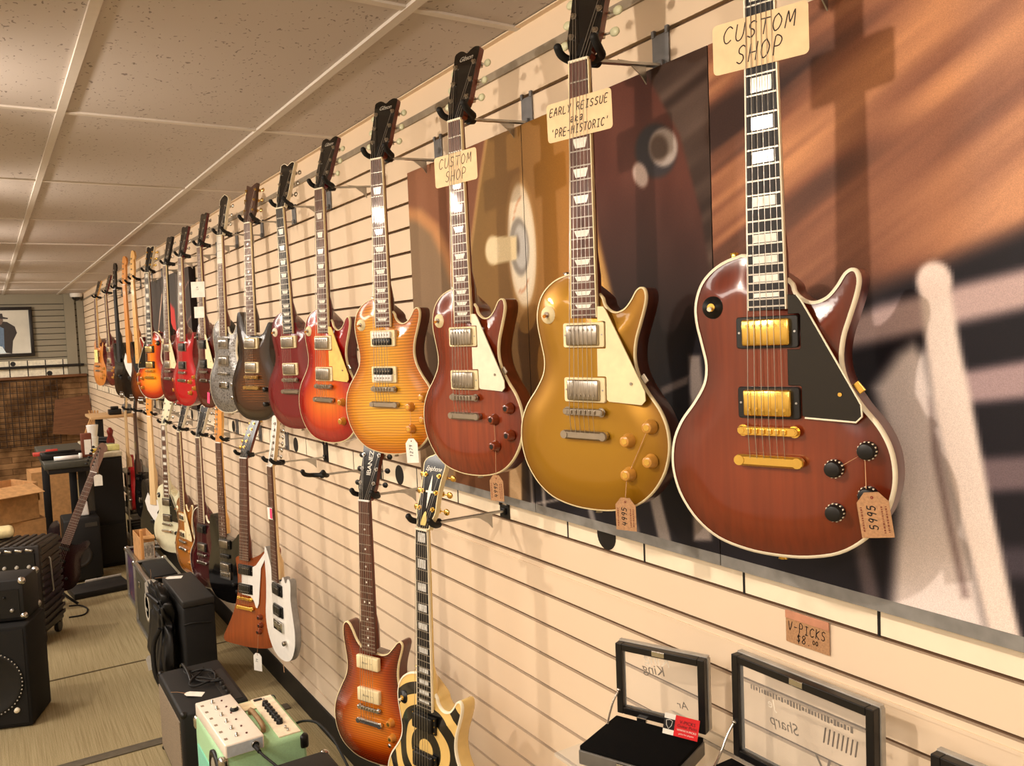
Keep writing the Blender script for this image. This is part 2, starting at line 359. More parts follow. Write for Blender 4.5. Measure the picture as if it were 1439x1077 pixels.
def guitar(name, label, nut, br, yaw, shape='LP', scale=628, frets=22, top=None, back=MAHOG, neck=MAHOG, bind=None, board=ROSE, fbind=CREAM,
           inlay='trap', inm=PEARL, head='book', headface=GLOSSBLACK, headside=None, headbind=None, logo=None, logov=False, pk=(('hum', 488), ('hum', 588)), ring=CREAM, cover=NICKEL,
           hw=NICKEL, guard=None, knobs='gold', knobpos=None, toggle=True, flip=False, tuner=None, carve=.010, grid=.010, detail=2, group=None, cat='electric guitar', tilt=16, bridge='tom', depth=.048, guardpoly=None, trussm=None, togring=None):
    ctrl, sb = SHAPES[shape]; sb = max(sb, 0); SB = sb/1000.
    fx = -1 if flip else 1
    root = empty(name, label=label, cat=cat, group=group)
    nut = Vector(nut); br = Vector(br); za = (nut-br).normalized()
    ya = Vector((math.cos(R(yaw)), math.sin(R(yaw)), 0)); ya = (ya-za*ya.dot(za)).normalized(); xa = ya.cross(za)
    Mx = Matrix((xa, ya, za)).transposed().to_4x4(); Mx.translation = nut-za*SB+ya*.013
    root.matrix_world = Mx
    def P(x, s, y=0): return (x/1000., y/1000., SB-s/1000.)
    # --- body
    sub = 4 if detail >= 2 else 3
    poly = smooth2([(fx*x/1000., SB-s/1000.) for x, s in ctrl], sub)
    if area(poly) < 0: poly = poly[::-1]
    poly = [p for i, p in enumerate(poly) if (Vector(p)-Vector(poly[i-1])).length > .0006]
    A = np.array(poly); B = np.roll(A, -1, 0)
    xs = np.arange(A[:, 0].min(), A[:, 0].max(), grid); zs = np.arange(A[:, 1].min(), A[:, 1].max(), grid)
    gx, gz = np.meshgrid(xs, zs); gx = gx.ravel(); gz = gz.ravel()
    ins = np.zeros(len(gx), bool)
    for a, b in zip(A, B):
        c = (a[1] > gz) != (b[1] > gz)
        if a[1] != b[1]: ins ^= c & (gx < (b[0]-a[0])*(gz-a[1])/(b[1]-a[1])+a[0])
    gx = gx[ins]; gz = gz[ins]
    def dist(px, pz):
        d = np.full(len(px), 9.)
        for a, b in zip(A, B):
            e = b-a; t = np.clip(((px-a[0])*e[0]+(pz-a[1])*e[1])/max(1e-12, e@e), 0, 1)
            d = np.minimum(d, np.hypot(px-a[0]-t*e[0], pz-a[1]-t*e[1]))
        return d
    dd = dist(gx, gz); k = dd > grid*.45; gx = gx[k]; gz = gz[k]
    n = len(poly)
    def surf(x, s_):
        q = float(dist(np.array([x/1000.]), np.array([SB-s_/1000.]))[0]); q = min(1, q/.055); return -carve*1000*q*q*(3-2*q)
    V, E, F, *_ = delaunay_2d_cdt([Vector(p) for p in poly]+[Vector((a, b)) for a, b in zip(gx, gz)], [(i, (i+1) % n) for i in range(n)], [], 1, 1e-6)
    VX = np.array([v.x for v in V]); VZ = np.array([v.y for v in V]); dv = dist(VX, VZ)
    t = np.clip(dv/.055, 0, 1); hy = -carve*(t*t*(3-2*t))
    mb = MB(); mb.add([(x, y, z) for x, y, z in zip(VX, hy, VZ)], [list(f) for f in F], 0, True)
    ed = list(dv)
    rings = [(0, 0.0), (0, .006), (0, depth-.007), (-.002, depth-.002), (-.006, depth)]
    rp = [offset(poly, o) if o else poly for o, _ in rings]
    vs = [(x, y, z) for (o, y), pp in zip(rings, rp) for x, z in pp]
    o0 = len(mb.v)
    mb.add(vs, [[j*n+i, j*n+(i+1) % n, (j+1)*n+(i+1) % n, (j+1)*n+i] for j in range(len(rings)-1) for i in range(n)], 1, True)
    mb.add(vs[-n:], [list(range(n))], 1)
    ed += [0]*(len(mb.v)-len(ed))
    body = mb.build('body', [top, back], root, attr=ed)
    if bind:
        mb = MB(); rg = [((-.0042 if bind is PALEPL else -.0024), (-.0016 if bind is PALEPL else -.0012)), (.0003, -.0007), (.0005, .0058)]
        pp = [offset(poly, o) for o, _ in rg]
        vs = [(x, y, z) for (o, y), p in zip(rg, pp) for x, z in p]
        mb.add(vs, [[j*n+i, j*n+(i+1) % n, (j+1)*n+(i+1) % n, (j+1)*n+i] for j in range(2) for i in range(n)], 0, True)
        mb.build('body_binding', bind, body)
    # --- neck and fretboard
    send = fs(frets, scale)+5
    W = lambda s: 43+(56.5-43)*s/460. if scale < 800 else 42+(62-42)*s/600.
    hs = max(460, send-30) if shape in ('BASS',) else 445
    mb = MB(); m = 9; vs = []; SS = [-6, 0, 60, 150, 250, 340, 380, hs]
    for s in SS:
        w = W(max(s, 0))/2; dp = 14+5*max(s, 0)/400.+(14 if s > 370 else 0)
        for i in range(m):
            a = PI*i/(m-1); vs.append(P(w*math.cos(a), s, -7+dp*math.sin(a)**.8))
    L = len(SS)
    mb.add(vs, [[j*m+i, j*m+i+1, (j+1)*m+i+1, (j+1)*m+i] for j in range(L-1) for i in range(m-1)]+[[j*m+m-1, j*m, (j+1)*m, (j+1)*m+m-1] for j in range(L-1)], 0, True)
    mb.add(vs[:m], [list(range(m))]); mb.add(vs[-m:], [list(range(m))]); mb.build('neck', neck, root)
    mb = MB()
    mb.prism([(W(0)/2000., SB), (W(send)/2000., SB-send/1000.), (-W(send)/2000., SB-send/1000.), (-W(0)/2000., SB)], -.013, -.0068); fb = mb.build('fretboard', board, root)
    if fbind:
        for sgn in (-1, 1):
            mb = MB(); mb.prism([(sgn*(W(0)/2+.5)/1000., SB), (sgn*(W(send)/2+.5)/1000., SB-send/1000.), (sgn*(W(send)/2-1.6)/1000., SB-send/1000.), (sgn*(W(0)/2-1.6)/1000., SB)], -.0132, -.0066); mb.build('fretboard_binding', fbind, fb)
    fr = [fs(i, scale) for i in range(frets+1)]
    def fret(i, mb):
        w = W(fr[i])-2.5; mb.box(P(0, fr[i], -13.4), (w/1000., .0009 if detail >= 2 else .0012, .0022))
    if detail >= 1:
        for i in range(1, frets+1): mb = MB(); fret(i, mb); mb.build('fret', FRETM, fb)
    
    if inlay:
        for i in [1]*(inlay in ('block1',))+[3, 5, 7, 9, 12, 15, 17, 19, 21]:
            if i > frets: continue
            c = (fr[i-1]+fr[i])/2; h = (fr[i]-fr[i-1]); w = W(c)
            mb = MB()
            if inlay == 'trap':
                q = min(h*.62, 19); wt, wb = w*.66, w*.46
                pol = [(-wt/2, c-q/2), (wt/2, c-q/2), (wb/2, c+q/2), (-wb/2, c+q/2)]
            elif inlay.startswith('block'):
                q = min(h*.72, 24); pol = [(-w*.32, c-q/2), (w*.32, c-q/2), (w*.32, c+q/2), (-w*.32, c+q/2)]
                if h < 12: q = h*.55; pol = [(-w*.34, c-q/2), (w*.34, c-q/2), (w*.34, c+q/2), (-w*.34, c+q/2)]
            elif inlay == 'bird': pol = [(-7, c+2), (-2, c-5), (9, c-3), (3, c+1), (0, c+6)]
            elif inlay == 'dot' and i == 12:
                for sx in (-1, 1):
                    m2 = MB(); m2.prism([((sx*10+3.2*math.cos(a))/1000., SB-c/1000.+3.2*math.sin(a)/1000.) for a in [2*PI*q/12 for q in range(12)]], -.0132, -.0128); m2.build('inlay', inm, fb)
                continue
            else: pol = [(3.2*math.cos(a), c+3.2*math.sin(a)) for a in [2*PI*q/12 for q in range(12)]]
            mb.prism([(x/1000., SB-s/1000.) for x, s in pol], -.0132, -.0125); mb.build('inlay', inm, fb)
    MB().box(P(0, -2, -12), (.043, .006, .005), bev=.0008).build('nut', PALEPL if fbind is not None or board is MAPLE else WHITEPL, root)
    # --- headstock
    ca, sa = math.cos(R(tilt)), math.sin(R(tilt)); OY = -.0085
    def H(x, u, v=0):   # millimetres; v>0 towards the wall
        x, u, v = x/1000., u/1000., v/1000.
        return (x, OY+u*sa+v*ca, SB+.004+u*ca-v*sa)
    ho = [(fx*x if head in ('fender', 'bass', 'hockey', 'reverse') else x, u) for x, u in HEADS[head]]
    hs_ = smooth2(ho, 2) if detail >= 1 else ho
    mb = MB(); mb.prism([(x, u) for x, u in hs_], 0, 14, 0, T=lambda x, y, z: H(x, z, y), mside=1)
    hd = mb.build('headstock', [headface, headside or neck], root)
    if headbind:
        mb = MB(); q = [(x, u) for x, u in hs_]; qi = offset(q, -2.2); q = offset(q, .3)
        nn = len(q); mb.add([H(x, u, -.25) for x, u in qi]+[H(x, u, -.25) for x, u in q]+[H(x, u, 14.2) for x, u in q], [[j*nn+i, j*nn+(i+1) % nn, (j+1)*nn+(i+1) % nn, (j+1)*nn+i] for j in range(2) for i in range(nn)])
        mb.build('headstock_binding', headbind, hd)
    if head in ('book', 'epi', 'flare', 'prs'):
        tun = [(s*(26 if u < 70 else 28 if u < 120 else 30), u, s) for s, u in TUN3]
        if head == 'epi': tun = [(s*(24 if u < 70 else 25), u, s) for s, u in TUN3]
    elif head == 'bass': tun = [(fx*-16, 42+38*i, -fx) for i in range(4)]
    elif head == 'hockey': tun = [(fx*(-8+i*7.5), 46+27*i, -fx) for i in range(6)]
    elif head == 'reverse': tun = [(fx*18, 40+25*i, fx) for i in range(6)]
    else: tun = [(fx*-18, 38+24*i, -fx) for i in range(6)]
    posts = []
    for (x, u, sgn) in tun:
        mb = MB(); mb.cyl(H(x, u, 1), H(x, u, -7), .0042, .0032, n=10); mb.cyl(H(x, u, -.2), H(x, u, -1.6), .0062, n=10)
        ex = {'bass': 58, 'fender': 46, 'hockey': 46, 'reverse': 46}.get(head, 48)
        xe = sgn*ex if head in ('book', 'epi', 'flare', 'prs') else x+sgn*(34 if head != 'bass' else 44)
        mb.box(H(x, u, 17.5), (.014, .008, .012)); mb.cyl(H(x, u, 18), H(xe, u, 18), .002, n=6)
        tp = mb.build('tuning_peg', hw, root); posts.append((x, u))
        b = MB(); i0 = len(b.v); b.sphere((0, 0, 0), 1, n=10 if detail >= 1 else 8, sc=(.0105, .0042, .0085)); b.xf(Matrix.Translation(H(xe+sgn*7, u, 18))); b.build('tuner_button', tuner or hw, tp)
    if trussm or head in ('book', 'epi'):
        mb = MB(); mb.prism([(-8, 8), (8, 8), (10, 14), (7, 30), (3, 40), (0, 43), (-3, 40), (-7, 30), (-10, 14)], -1.2, .2, T=lambda x, y, z: H(x, z, y)); mb.build('truss_rod_cover', trussm or BLACK, hd)
    if logo:
        b0 = Vector(H(0, 30 if False else 150, -.4)); ux = Vector((1, 0, 0)); uz = Vector((0, sa, ca)); un = ux.cross(uz)
        if logov: b0 = Vector(H(0, 110, -.4)); ux, uz = uz, -ux; un = ux.cross(uz)
        T = Matrix((ux, uz, un)).transposed().to_4x4(); T.translation = b0
        text_obj('logo', logo, .017 if not logov else .024, SILVERINK, hd, T, shear=.35 if not logov else 0, spacing=.9)
    # --- pickups
    ty = -carve*1000
    for kind, s in pk:
        c = P(0, s)
        if kind in ('hum', 'zebra', 'zebrab', 'black', 'open'):
            mb = MB(); mb.prism(rrect(.0905, .045, .004, 3, 0, c[2]), (ty-6)/1000., (ty+5)/1000., bev=.001)
            pr = mb.build('pickup', ring, root)
            if kind == 'hum' or kind == 'black':
                cm = cover if kind == 'hum' else BLACK
                MB().box((0, (ty-8)/1000., c[2]), (.0695, .011, .0375), bev=.0028).build('pickup_cover', cm, pr)
                rows = [9.5 if s < 540 else -9.5]
            else:
                a, b_ = (WHITEPL, BLACK) if kind == 'zebra' else (BLACK, WHITEPL)
                for dz, mm in ((9.4, a), (-9.4, b_)): MB().box((0, (ty-8)/1000., c[2]+dz/1000.), (.0675, .011, .0182), bev=.003).build('pickup_bobbin', mm, pr)
                rows = [9.4, -9.4]
            if detail >= 1:
                for rz in rows:
                    for i in range(6): MB().cyl((-.0257+i*.0103, (ty-13.2)/1000., c[2]+rz/1000.), (-.0257+i*.0103, (ty-14.4)/1000., c[2]+rz/1000.), .0023, n=8).build('pole_screw', hw if kind != 'black' else STEEL, pr)
                for sx in (-1, 1): MB().cyl((sx*.0405, (ty-5.5)/1000., c[2]), (sx*.0405, (ty-7)/1000., c[2]), .0016, n=8).build('ring_screw', STEEL, pr)
        elif kind == 'soap':
            pr = MB().box((0, (ty-5)/1000., c[2]), (.086, .016, .040), bev=.0035).build('pickup', CREAM, root)
            if detail >= 2:
                T = Matrix(((1, 0, 0), (0, 0, -1), (0, 1, 0))).to_4x4(); T.translation = (0, (ty-13.2)/1000., c[2]); text_obj('logo', 'Ibanez  \u2022 \u2022', .0095, BLACKINK, pr, T, shear=.3)
        elif kind == 'emg':
            pr = MB().box((0, (ty-4)/1000., c[2]), (.088, .006, .044), bev=.001).build('pickup', BLACK, root)
            MB().box((0, (ty-8)/1000., c[2]), (.0695, .012, .0375), bev=.0025).build('pickup_cover', BLACK, pr)
            for sx in (-1, 1):
                for sz in (-1, 0, 1): MB().cyl((sx*.0395, (ty-6)/1000., c[2]+sz*.016), (sx*.0395, (ty-8)/1000., c[2]+sz*.016), .0016, n=8).build('ring_screw', GOLD, pr)
        elif kind == 'mini':
            pr = MB().box((0, (ty-3)/1000., c[2]), (.086, .010, .041), bev=.002).build('pickup', CREAM, root)
            MB().box((0, (ty-7)/1000., c[2]), (.066, .008, .026), bev=.002).build('pickup_cover', CHROME, pr)
        elif kind == 'single':
            MB().box((0, (ty-4)/1000., c[2]), (.076, .010, .019), bev=.004).build('pickup', BLACK, root)
        elif kind == 'bassp':
            for dx, dz in ((-16, 7), (16, -7)): MB().box((dx*fx/1000., (ty-6)/1000., c[2]+dz/1000.), (.034, .014, .024), bev=.002).build('pickup', BLACK, root)
        elif kind == 'plate':
            pr = MB().box((0, (ty-2)/1000., c[2]), (.092, .006, .05), bev=.001).build('pickup', NICKEL, root); MB().box((0, (ty-5)/1000., c[2]), (.07, .008, .034), bev=.002).build('pickup_cover', CHROME, pr)
    # --- bridge, tailpiece
    sl = [(-.0257+i*.01028) for i in range(6)] if head != 'bass' else [(-.030+i*.02) for i in range(4)]
    if bridge == 'tom':
        mb = MB(); cz = P(0, scale)[2]
        mb.prism(rrect(.089, .0125, .0062, 5, 0, cz), (ty-14.5)/1000., (ty-8.5)/1000., bev=.001)
        for sx in (-1, 1): mb.cyl((sx*.0375, (ty+1)/1000., cz), (sx*.0375, (ty-15.5)/1000., cz), .0042, n=12); mb.cyl((sx*.0375, (ty-7)/1000., cz), (sx*.0375, (ty-8.4)/1000., cz), .0085, n=14)
        bo = mb.build('bridge', hw, root)
        if detail >= 1:
            for x in sl: MB().box((x, (ty-15.6)/1000., cz), (.0062, .004, .0075), bev=.0008).build('saddle', hw, bo)
        mb = MB(); cz2 = P(0, scale+43)[2]
        mb.prism(rrect(.101, .0165, .0080, 5, 0, cz2), (ty-14)/1000., (ty-5)/1000., bev=.003); to = mb.build('tailpiece', hw, root)
        for sx in (-1, 1): MB().cyl((sx*.0425, (ty+1)/1000., cz2), (sx*.0425, (ty-15.5)/1000., cz2), .0075, n=14).build('tailpiece_stud', hw, to)
        stail = scale+40; sy = ty-16.5
    elif bridge == 'bass':
        bo = MB().box(P(0, scale+4, ty-1.5), (.08, .004, .05), bev=.001).build('bridge', CHROME, root)
        for x in sl: MB().cyl((x, (ty-6)/1000., P(0, scale-8)[2]), (x, (ty-6)/1000., P(0, scale+12)[2]), .005, n=8).build('saddle', CHROME, bo)
        stail = scale+20; sy = ty-12
    elif bridge == 'metaltail':
        bo = MB().box(P(0, scale, ty-8), (.088, .012, .014), bev=.003).build('bridge', CHROME, root)
        MB().box(P(0, scale+52, ty-7), (.072, .012, .034), bev=.006).build('tailpiece', CHROME, root); stail = scale+40; sy = ty-15
    else:
        bo = MB().box(P(0, scale+6, ty-5), (.084, .010, .040), bev=.002).build('bridge', hw, root)
        if detail >= 1:
            for x in sl: MB().box((x, (ty-11)/1000., P(0, scale+4)[2]), (.008, .004, .02), bev=.001).build('saddle', hw, bo)
        stail = scale+14; sy = ty-13.5
    # --- strings
    if detail >= 1:
        NX = [(-.0175+.007*i) for i in range(6)] if len(sl) == 6 else [(-.0155+.0103*i) for i in range(4)]
        ordr = ([2, 1, 0, 5, 4, 3] if False else None)
        for i, (x, nx) in enumerate(zip(sl, NX)):
            if head in ('book', 'epi', 'flare', 'prs'): px_, pu = posts[i] if i < 3 else posts[5-(i-3)]
            else: px_, pu = posts[i if i < len(posts) else -1]
            r = (.00055 if len(sl) == 6 else .0008)*(1.15-.1*i)
            MB().tube([H(px_, pu, -4), (nx, -.0152, SB+.001), (x, sy/1000.-.0015, P(0, scale)[2]), (x, (sy+3)/1000., P(0, stail)[2])], max(r, .0004), n=4).build('string', STRING, root)
    # --- guard, knobs, switch
    gy = (ty-3)/1000.
    if guard:
        gp = guardpoly or [(31,437),(44,438),(50,446),(60,464),(127,588),(128,604),(120,612),(52,608),(48,604),(48,565),(46,563),(29,563),(29,513),(46,513),(48,511),(48,466),(46,464),(31,464)]
        mb = MB(); mb.prism([(fx*x/1000., SB-s/1000.) for x, s in gp], gy-.0022, gy, bev=.0005)
        g = mb.build('pickguard', guard, root)
        if guardpoly is None:
            MB().cyl(P(fx*100, 575, -ty*-1-6), P(fx*100, 575, ty-7), .0028, n=10).build('guard_screw', hw, g)
            if guard is GLOSSBLACK:
                e = [(fx*x/1000., SB-s/1000., gy-.0024) for x, s in gp[1:8]]; MB().tube([(x, y, z) for x, z, y in e], .0014, n=6).build('guard_edge', PALEPL, g)
            MB().box(P(fx*122, 566, ty*.3-3), (.010, .004, .016), bev=.001, rot=Matrix.Rotation(R(-38*fx), 3, 'Y')).build('guard_bracket', hw, g)
    kp = knobpos if knobpos is not None else [(90, 676), (132, 650), (90, 736), (132, 710)]
    for x, s in kp:
        p = P(fx*x, s, surf(fx*x, s)+.4); ax = (0, -1, 0)
        if knobs == 'black':
            o = MB().lathe(p, ax, [(.0125, 0), (.0125, .004), (.0105, .016), (.0095, .0165), (0, .0165)], 18).build('knob', BLACK, root)
            mb = MB()
            for i in range(14):
                a = 2*PI*i/14; mb.box((p[0]+.0119*math.cos(a), p[1]-.0065, p[2]+.0119*math.sin(a)), (.0018, .004, .0018))
            mb.build('knob_markings', PALEPL, o)
        elif knobs in ('gold', 'amber', 'brown'):
            m_ = {'gold': GOLDKNOB, 'amber': AMBER, 'brown': BROWNKNOB}[knobs]
            o = MB().lathe(p, ax, [(.0135, 0), (.0135, .0025), (.0105, .006), (.0098, .0155), (.0085, .0165), (0, .0165)], 20).build('knob', m_, root)
            MB().cyl((p[0], p[1]-.0164, p[2]), (p[0], p[1]-.0171, p[2]), .0055, n=14).build('knob_cap', GOLD if knobs != 'brown' else BLACK, o)
        else:
            m_ = {'chrome': CHROME, 'plainblack': BLACK}[knobs]
            MB().lathe(p, ax, [(.0095, 0), (.0095, .014), (.008, .0155), (0, .0155)], 16).build('knob', m_, root)
    if toggle:
        p = P(fx*-84, 449, surf(fx*-84, 449)-2.0)
        o = MB().lathe(p, (0, -1, 0), [(.0165, -.004), (.0165, .0012), (.007, .0015), (.006, .005), (0, .005)], 20, 0).build('toggle_switch', togring or ring, root)
        MB().cyl((p[0], p[1]-.003, p[2]), (p[0], p[1]-.007, p[2]), .006, n=12).build('switch_nut', hw, o)
        MB().cyl((p[0], p[1]-.006, p[2]), (p[0]+.001, p[1]-.015, p[2]-.003), .0022, .0034, n=8).build('switch_tip', AMBER if ring is CREAM else PALEPL, o)
    # strap buttons
    pts = sorted(ctrl, key=lambda q: q[1])
    MB().lathe(P(0, sb, 24), (0, 0, -1), [(.006, 0), (.004, .004), (.007, .009), (0, .0105)], 12).build('strap_button', hw, root)
    if shape in ('LP',):
        MB().lathe(P(fx*-62, 379, 22), (0, 0, 1), [(.006, 0), (.004, .004), (.007, .009), (0, .0105)], 12).build('strap_button', hw, root)
    root['SB'] = SB
    return root

def solid(name, c1, c2, c3=None, rough=.24): return burst(name, [(0, c1), (.35, c2), (1, c3 or c2)], rough=rough)
UN = []   # upper nuts
LG = 'electric guitars hung along the upper row'
LL = 'electric guitars hung along the lower row'
XU, ZU, XL = .935, 2.182, .915
def up(y, x=XU): return (x, y, ZU)
def brd(nut, dx=0, dy=0, sc=628): return (nut[0]+dx, nut[1]+dy, nut[2]-sc/1000.)

# upper row, near to far
mahog_top = burst('mahogany gloss top', [(0, (88, 27, 10)), (.3, (112, 40, 15)), (1, (130, 53, 22))], grain=.09)
U = {}
U[1] = guitar('electric_guitar', 'large mahogany single-cutaway guitar with black pickguard, gold hardware and black knobs', (.935, .810, 2.174), (.936, .808, 1.546), 18, top=mahog_top, back=MAHOG, bind=PALEPL, board=EBONY, fbind=PALEPL, inlay='block1', ring=BLACK, cover=GOLD, hw=GOLD, guard=GLOSSBLACK, knobs='black', grid=.007, group=LG, logo='Gibson', togring=BLACK, headbind=PALEPL)
goldtop = burst('gold metallic top', [(0, (132, 88, 12)), (.25, (160, 114, 16)), (1, (170, 125, 20))], rough=.36, coat=.5)
goldtop.node_tree.nodes['Principled BSDF'].inputs['Metallic'].default_value = .45
U[2] = guitar('electric_guitar', 'metallic gold-top single-cutaway guitar with cream pickguard', (.93, 1.216, 2.178), (.923, 1.221, 1.55), 17.6, top=goldtop, back=wood('dark back', (60, 28, 16), (82, 40, 22), (94, 48, 26)), bind=CREAM, guard=CREAM, knobs='gold', tuner=TULIP, grid=.007, group=LG, logo='Gibson')
mah2 = burst('faded mahogany top', [(0, (106, 32, 10)), (.4, (130, 46, 15)), (1, (144, 58, 22))], grain=.14)
U[3] = guitar('electric_guitar', 'plain red-brown mahogany guitar with pale pickguard, right of the yellow flame guitar', (.934, 1.689, 2.183), (.933, 1.69, 1.555), 14.5, top=mah2, bind=CREAM, guard=PALEPL, knobs='brown', tuner=TULIP, grid=.008, group=LG, logo='Gibson')
lemon = burst('lemon flame top', [(0, (172, 84, 14)), (.3, (214, 138, 30)), (1, (232, 172, 48))], flame=.2, fscale=42)
U[4] = guitar('electric_guitar', 'yellow flame-top guitar with black and white zebra pickups and no pickguard', (.939, 2.147, 2.186), (.933, 2.149, 1.558), 24, top=lemon, back=wood('cherry back', (70, 16, 14), (88, 22, 18), (98, 28, 22)), bind=CREAM, pk=(('zebra', 488), ('zebrab', 588)), knobs='amber', tuner=TULIP, grid=.008, group=LG, logo='Gibson')
cherryb = burst('cherry sunburst top', [(0, (128, 4, 10)), (.25, (168, 16, 14)), (.6, (214, 82, 20)), (1, (228, 124, 34))], width=.13, grain=.08)
U[5] = guitar('electric_guitar', 'cherry sunburst guitar with cream pickguard, left of the yellow flame guitar', (.933, 2.596, 2.179), (.92, 2.6, 1.552), 16, top=cherryb, back=DARKRED, neck=DARKRED, bind=CREAM, guard=plain('yellow cream plastic', (236, 196, 108), .4), knobs='amber', tuner=TULIP, grid=.009, group=LG, logo='Gibson', detail=1)
U[6] = guitar('electric_guitar', 'plain wine red guitar without pickguard behind the cherry sunburst guitar', (.946, 3.055, 2.186), (.953, 3.052, 1.558), 19, top=solid('wine red lacquer', (92, 4, 16), (112, 6, 22)), back=DARKRED, neck=DARKRED, board=EBONY, bind=None, headbind=PALEPL, togring=PALEPL, knobs='amber', grid=.010, group=LG, detail=1)
brownb = burst('tobacco flame top', [(0, (14, 8, 6)), (.3, (56, 28, 12)), (1, (124, 70, 30))], flame=.3, fscale=30, width=.15)
U[7] = guitar('electric_guitar', 'dark brown flame-top double-cutaway guitar with gold bridge', (.939, 3.475, 2.187), (.925, 3.479, 1.559), 20, shape='PRS', top=brownb, back=wood('dark brown back', (24, 12, 8), (34, 18, 10), (40, 22, 12)), neck=wood('brown neck', (52, 28, 18), (70, 40, 26), (80, 48, 32)), headface=wood('brown neck', 0, 0), head='prs', tilt=9, inlay='bird', hw=plain('antique gold', (205, 170, 105), .25, .9), cover=NICKEL, toggle=False, knobs='plainblack', grid=.011, group=LG, detail=1)
engr = NT('engraved aluminium'); pset(engr.b, .34, .85)
_n = engr.n('TexVoronoi', Scale=90.); engr.l(engr.coords(), _n.inputs['Vector']); engr.l(engr.ramp(_n.outputs['Distance'], [(.1, (96, 94, 94)), (.5, (168, 166, 164))]), engr.b.inputs['Base Color']); engr.bump(_n.outputs['Distance'], .4)
U[8] = guitar('electric_guitar', 'silver metal-top guitar with engraved pattern and pearl upper fretboard', (.941, 3.959, 2.193), (.926, 3.963, 1.566), 13.8, top=engr.m, back=BLACK, neck=MAHOG, bind=PALEPL, head='epi', tilt=9, headbind=PALEPL, board=ROSE, inlay='dot', pk=(('plate', 490), ('plate', 570)), bridge='metaltail', hw=CHROME, toggle=False, knobs='chrome', trussm=NICKEL, grid=.012, group=LG, detail=1)
# wide pearl block over the first frets
_sb = U[8]['SB']; MB().prism([(-.021, _sb-.002), (.021, _sb-.002), (.0235, _sb-.125), (-.0235, _sb-.125)], -.0137, -.0131).build('pearl_panel', PEARL, U[8])
U[9] = guitar('electric_guitar', 'maroon guitar with two white notes hung on its neck', (.947, 4.426, 2.191), (.939, 4.428, 1.563), 9, top=solid('maroon lacquer', (66, 10, 12), (84, 16, 16)), back=DARKRED, neck=DARKRED, guard=CREAM, pk=(('black', 488), ('black', 588)), ring=BLACK, hw=CHROME, inlay='dot', knobs='plainblack', grid=.013, group=LG, detail=1, tilt=11)
U[10] = guitar('electric_guitar', 'bright red guitar with dark open pickups in the upper row', (.936, 4.852, 2.18), (.917, 4.856, 1.552), 12.4, top=solid('bright red lacquer', (150, 4, 16), (186, 8, 24)), back=solid('red lacquer back', (120, 4, 14), (140, 6, 18)), neck=DARKRED, bind=None, pk=(('black', 488), ('black', 588)), ring=NICKEL, hw=CHROME, knobs='amber', toggle=False, grid=.013, group=LG, detail=1, tilt=11)
U[11] = guitar('electric_guitar', 'wine red guitar with cream pickguard beside the left-handed sunburst guitar', (.94, 5.326, 2.179), (.925, 5.329, 1.551), 10.5, top=solid('dark wine lacquer', (84, 6, 14), (100, 8, 20)), back=DARKRED, neck=EBONY, guard=CREAM, inlay='dot', knobs='amber', grid=.014, group=LG, detail=1, tilt=11)
suns = burst('orange sunburst top', [(0, (96, 8, 4)), (.3, (190, 48, 6)), (.6, (232, 120, 14)), (1, (248, 164, 30))], width=.12)
U[12] = guitar('electric_guitar', 'left-handed orange sunburst guitar with black pickguard and bright block inlays', (.913, 5.804, 2.174), (.899, 5.807, 1.546), 24, top=suns, back=DARKRED, neck=MAHOG, bind=PALEPL, board=EBONY, fbind=PALEPL, inlay='block1', pk=(('hum', 488), ('hum', 588)), ring=BLACK, cover=plain('pale gold', (236, 205, 130), .25, .9), hw=GOLD, guard=GLOSSBLACK, knobs='amber', flip=True, headbind=PALEPL, grid=.013, group=LG, detail=1, tilt=11)
BGP = [(-60,520),(-40,545),(30,560),(70,575),(60,620),(30,650),(60,700),(95,745),(110,790),(95,820),(60,800),(20,730),(-20,690),(-70,640),(-95,580)]
bassburst = burst('brown sunburst', [(0, (20, 10, 6)), (.4, (90, 36, 8)), (1, (140, 66, 20))])
U[13] = guitar('bass_guitar', 'brown bass with maple headstock and dotted maple fretboard in the upper row', up(6.58), brd(up(6.58)), 15, shape='BASS', scale=864, frets=20, top=bassburst, back=BLACK, neck=MAPLE, board=MAPLE, fbind=None, inlay='dot', inm=BLACK, head='bass', headface=MAPLE, tilt=4, pk=(('bassp', 720),), bridge='bass', guard=BLACK, guardpoly=BGP, toggle=False, knobs='chrome', knobpos=[(80, 780), (100, 810)], hw=CHROME, carve=.002, grid=.02, group=LG, cat='bass guitar', detail=0)
U[14] = guitar('bass_guitar', 'black bass with white pickguard and amber maple neck in the upper row', up(7.0), brd(up(7.0)), 18, shape='BASS', scale=864, frets=20, top=GLOSSBLACK, back=GLOSSBLACK, neck=MAPLE2, board=MAPLE2, fbind=None, inlay=None, head='bass', headface=MAPLE2, tilt=4, pk=(('bassp', 720),), bridge='bass', guard=WHITEPL, guardpoly=BGP, toggle=False, knobs='chrome', knobpos=[(80, 780), (100, 810)], hw=CHROME, carve=.002, grid=.02, group=LG, cat='bass guitar', detail=0)
U[15] = guitar('bass_guitar', 'all-black bass with black headstock at the far end of the upper row', up(7.57), brd(up(7.57)), 13, shape='BASS', scale=864, frets=20, top=GLOSSBLACK, back=GLOSSBLACK, neck=BLACK, board=EBONY, fbind=None, inlay=None, head='bass', headface=GLOSSBLACK, tilt=4, pk=(('bassp', 720),), bridge='bass', toggle=False, knobs='plainblack', knobpos=[(80, 780), (100, 810)], hw=STEEL, carve=.002, grid=.02, group=LG, cat='bass guitar', detail=0)
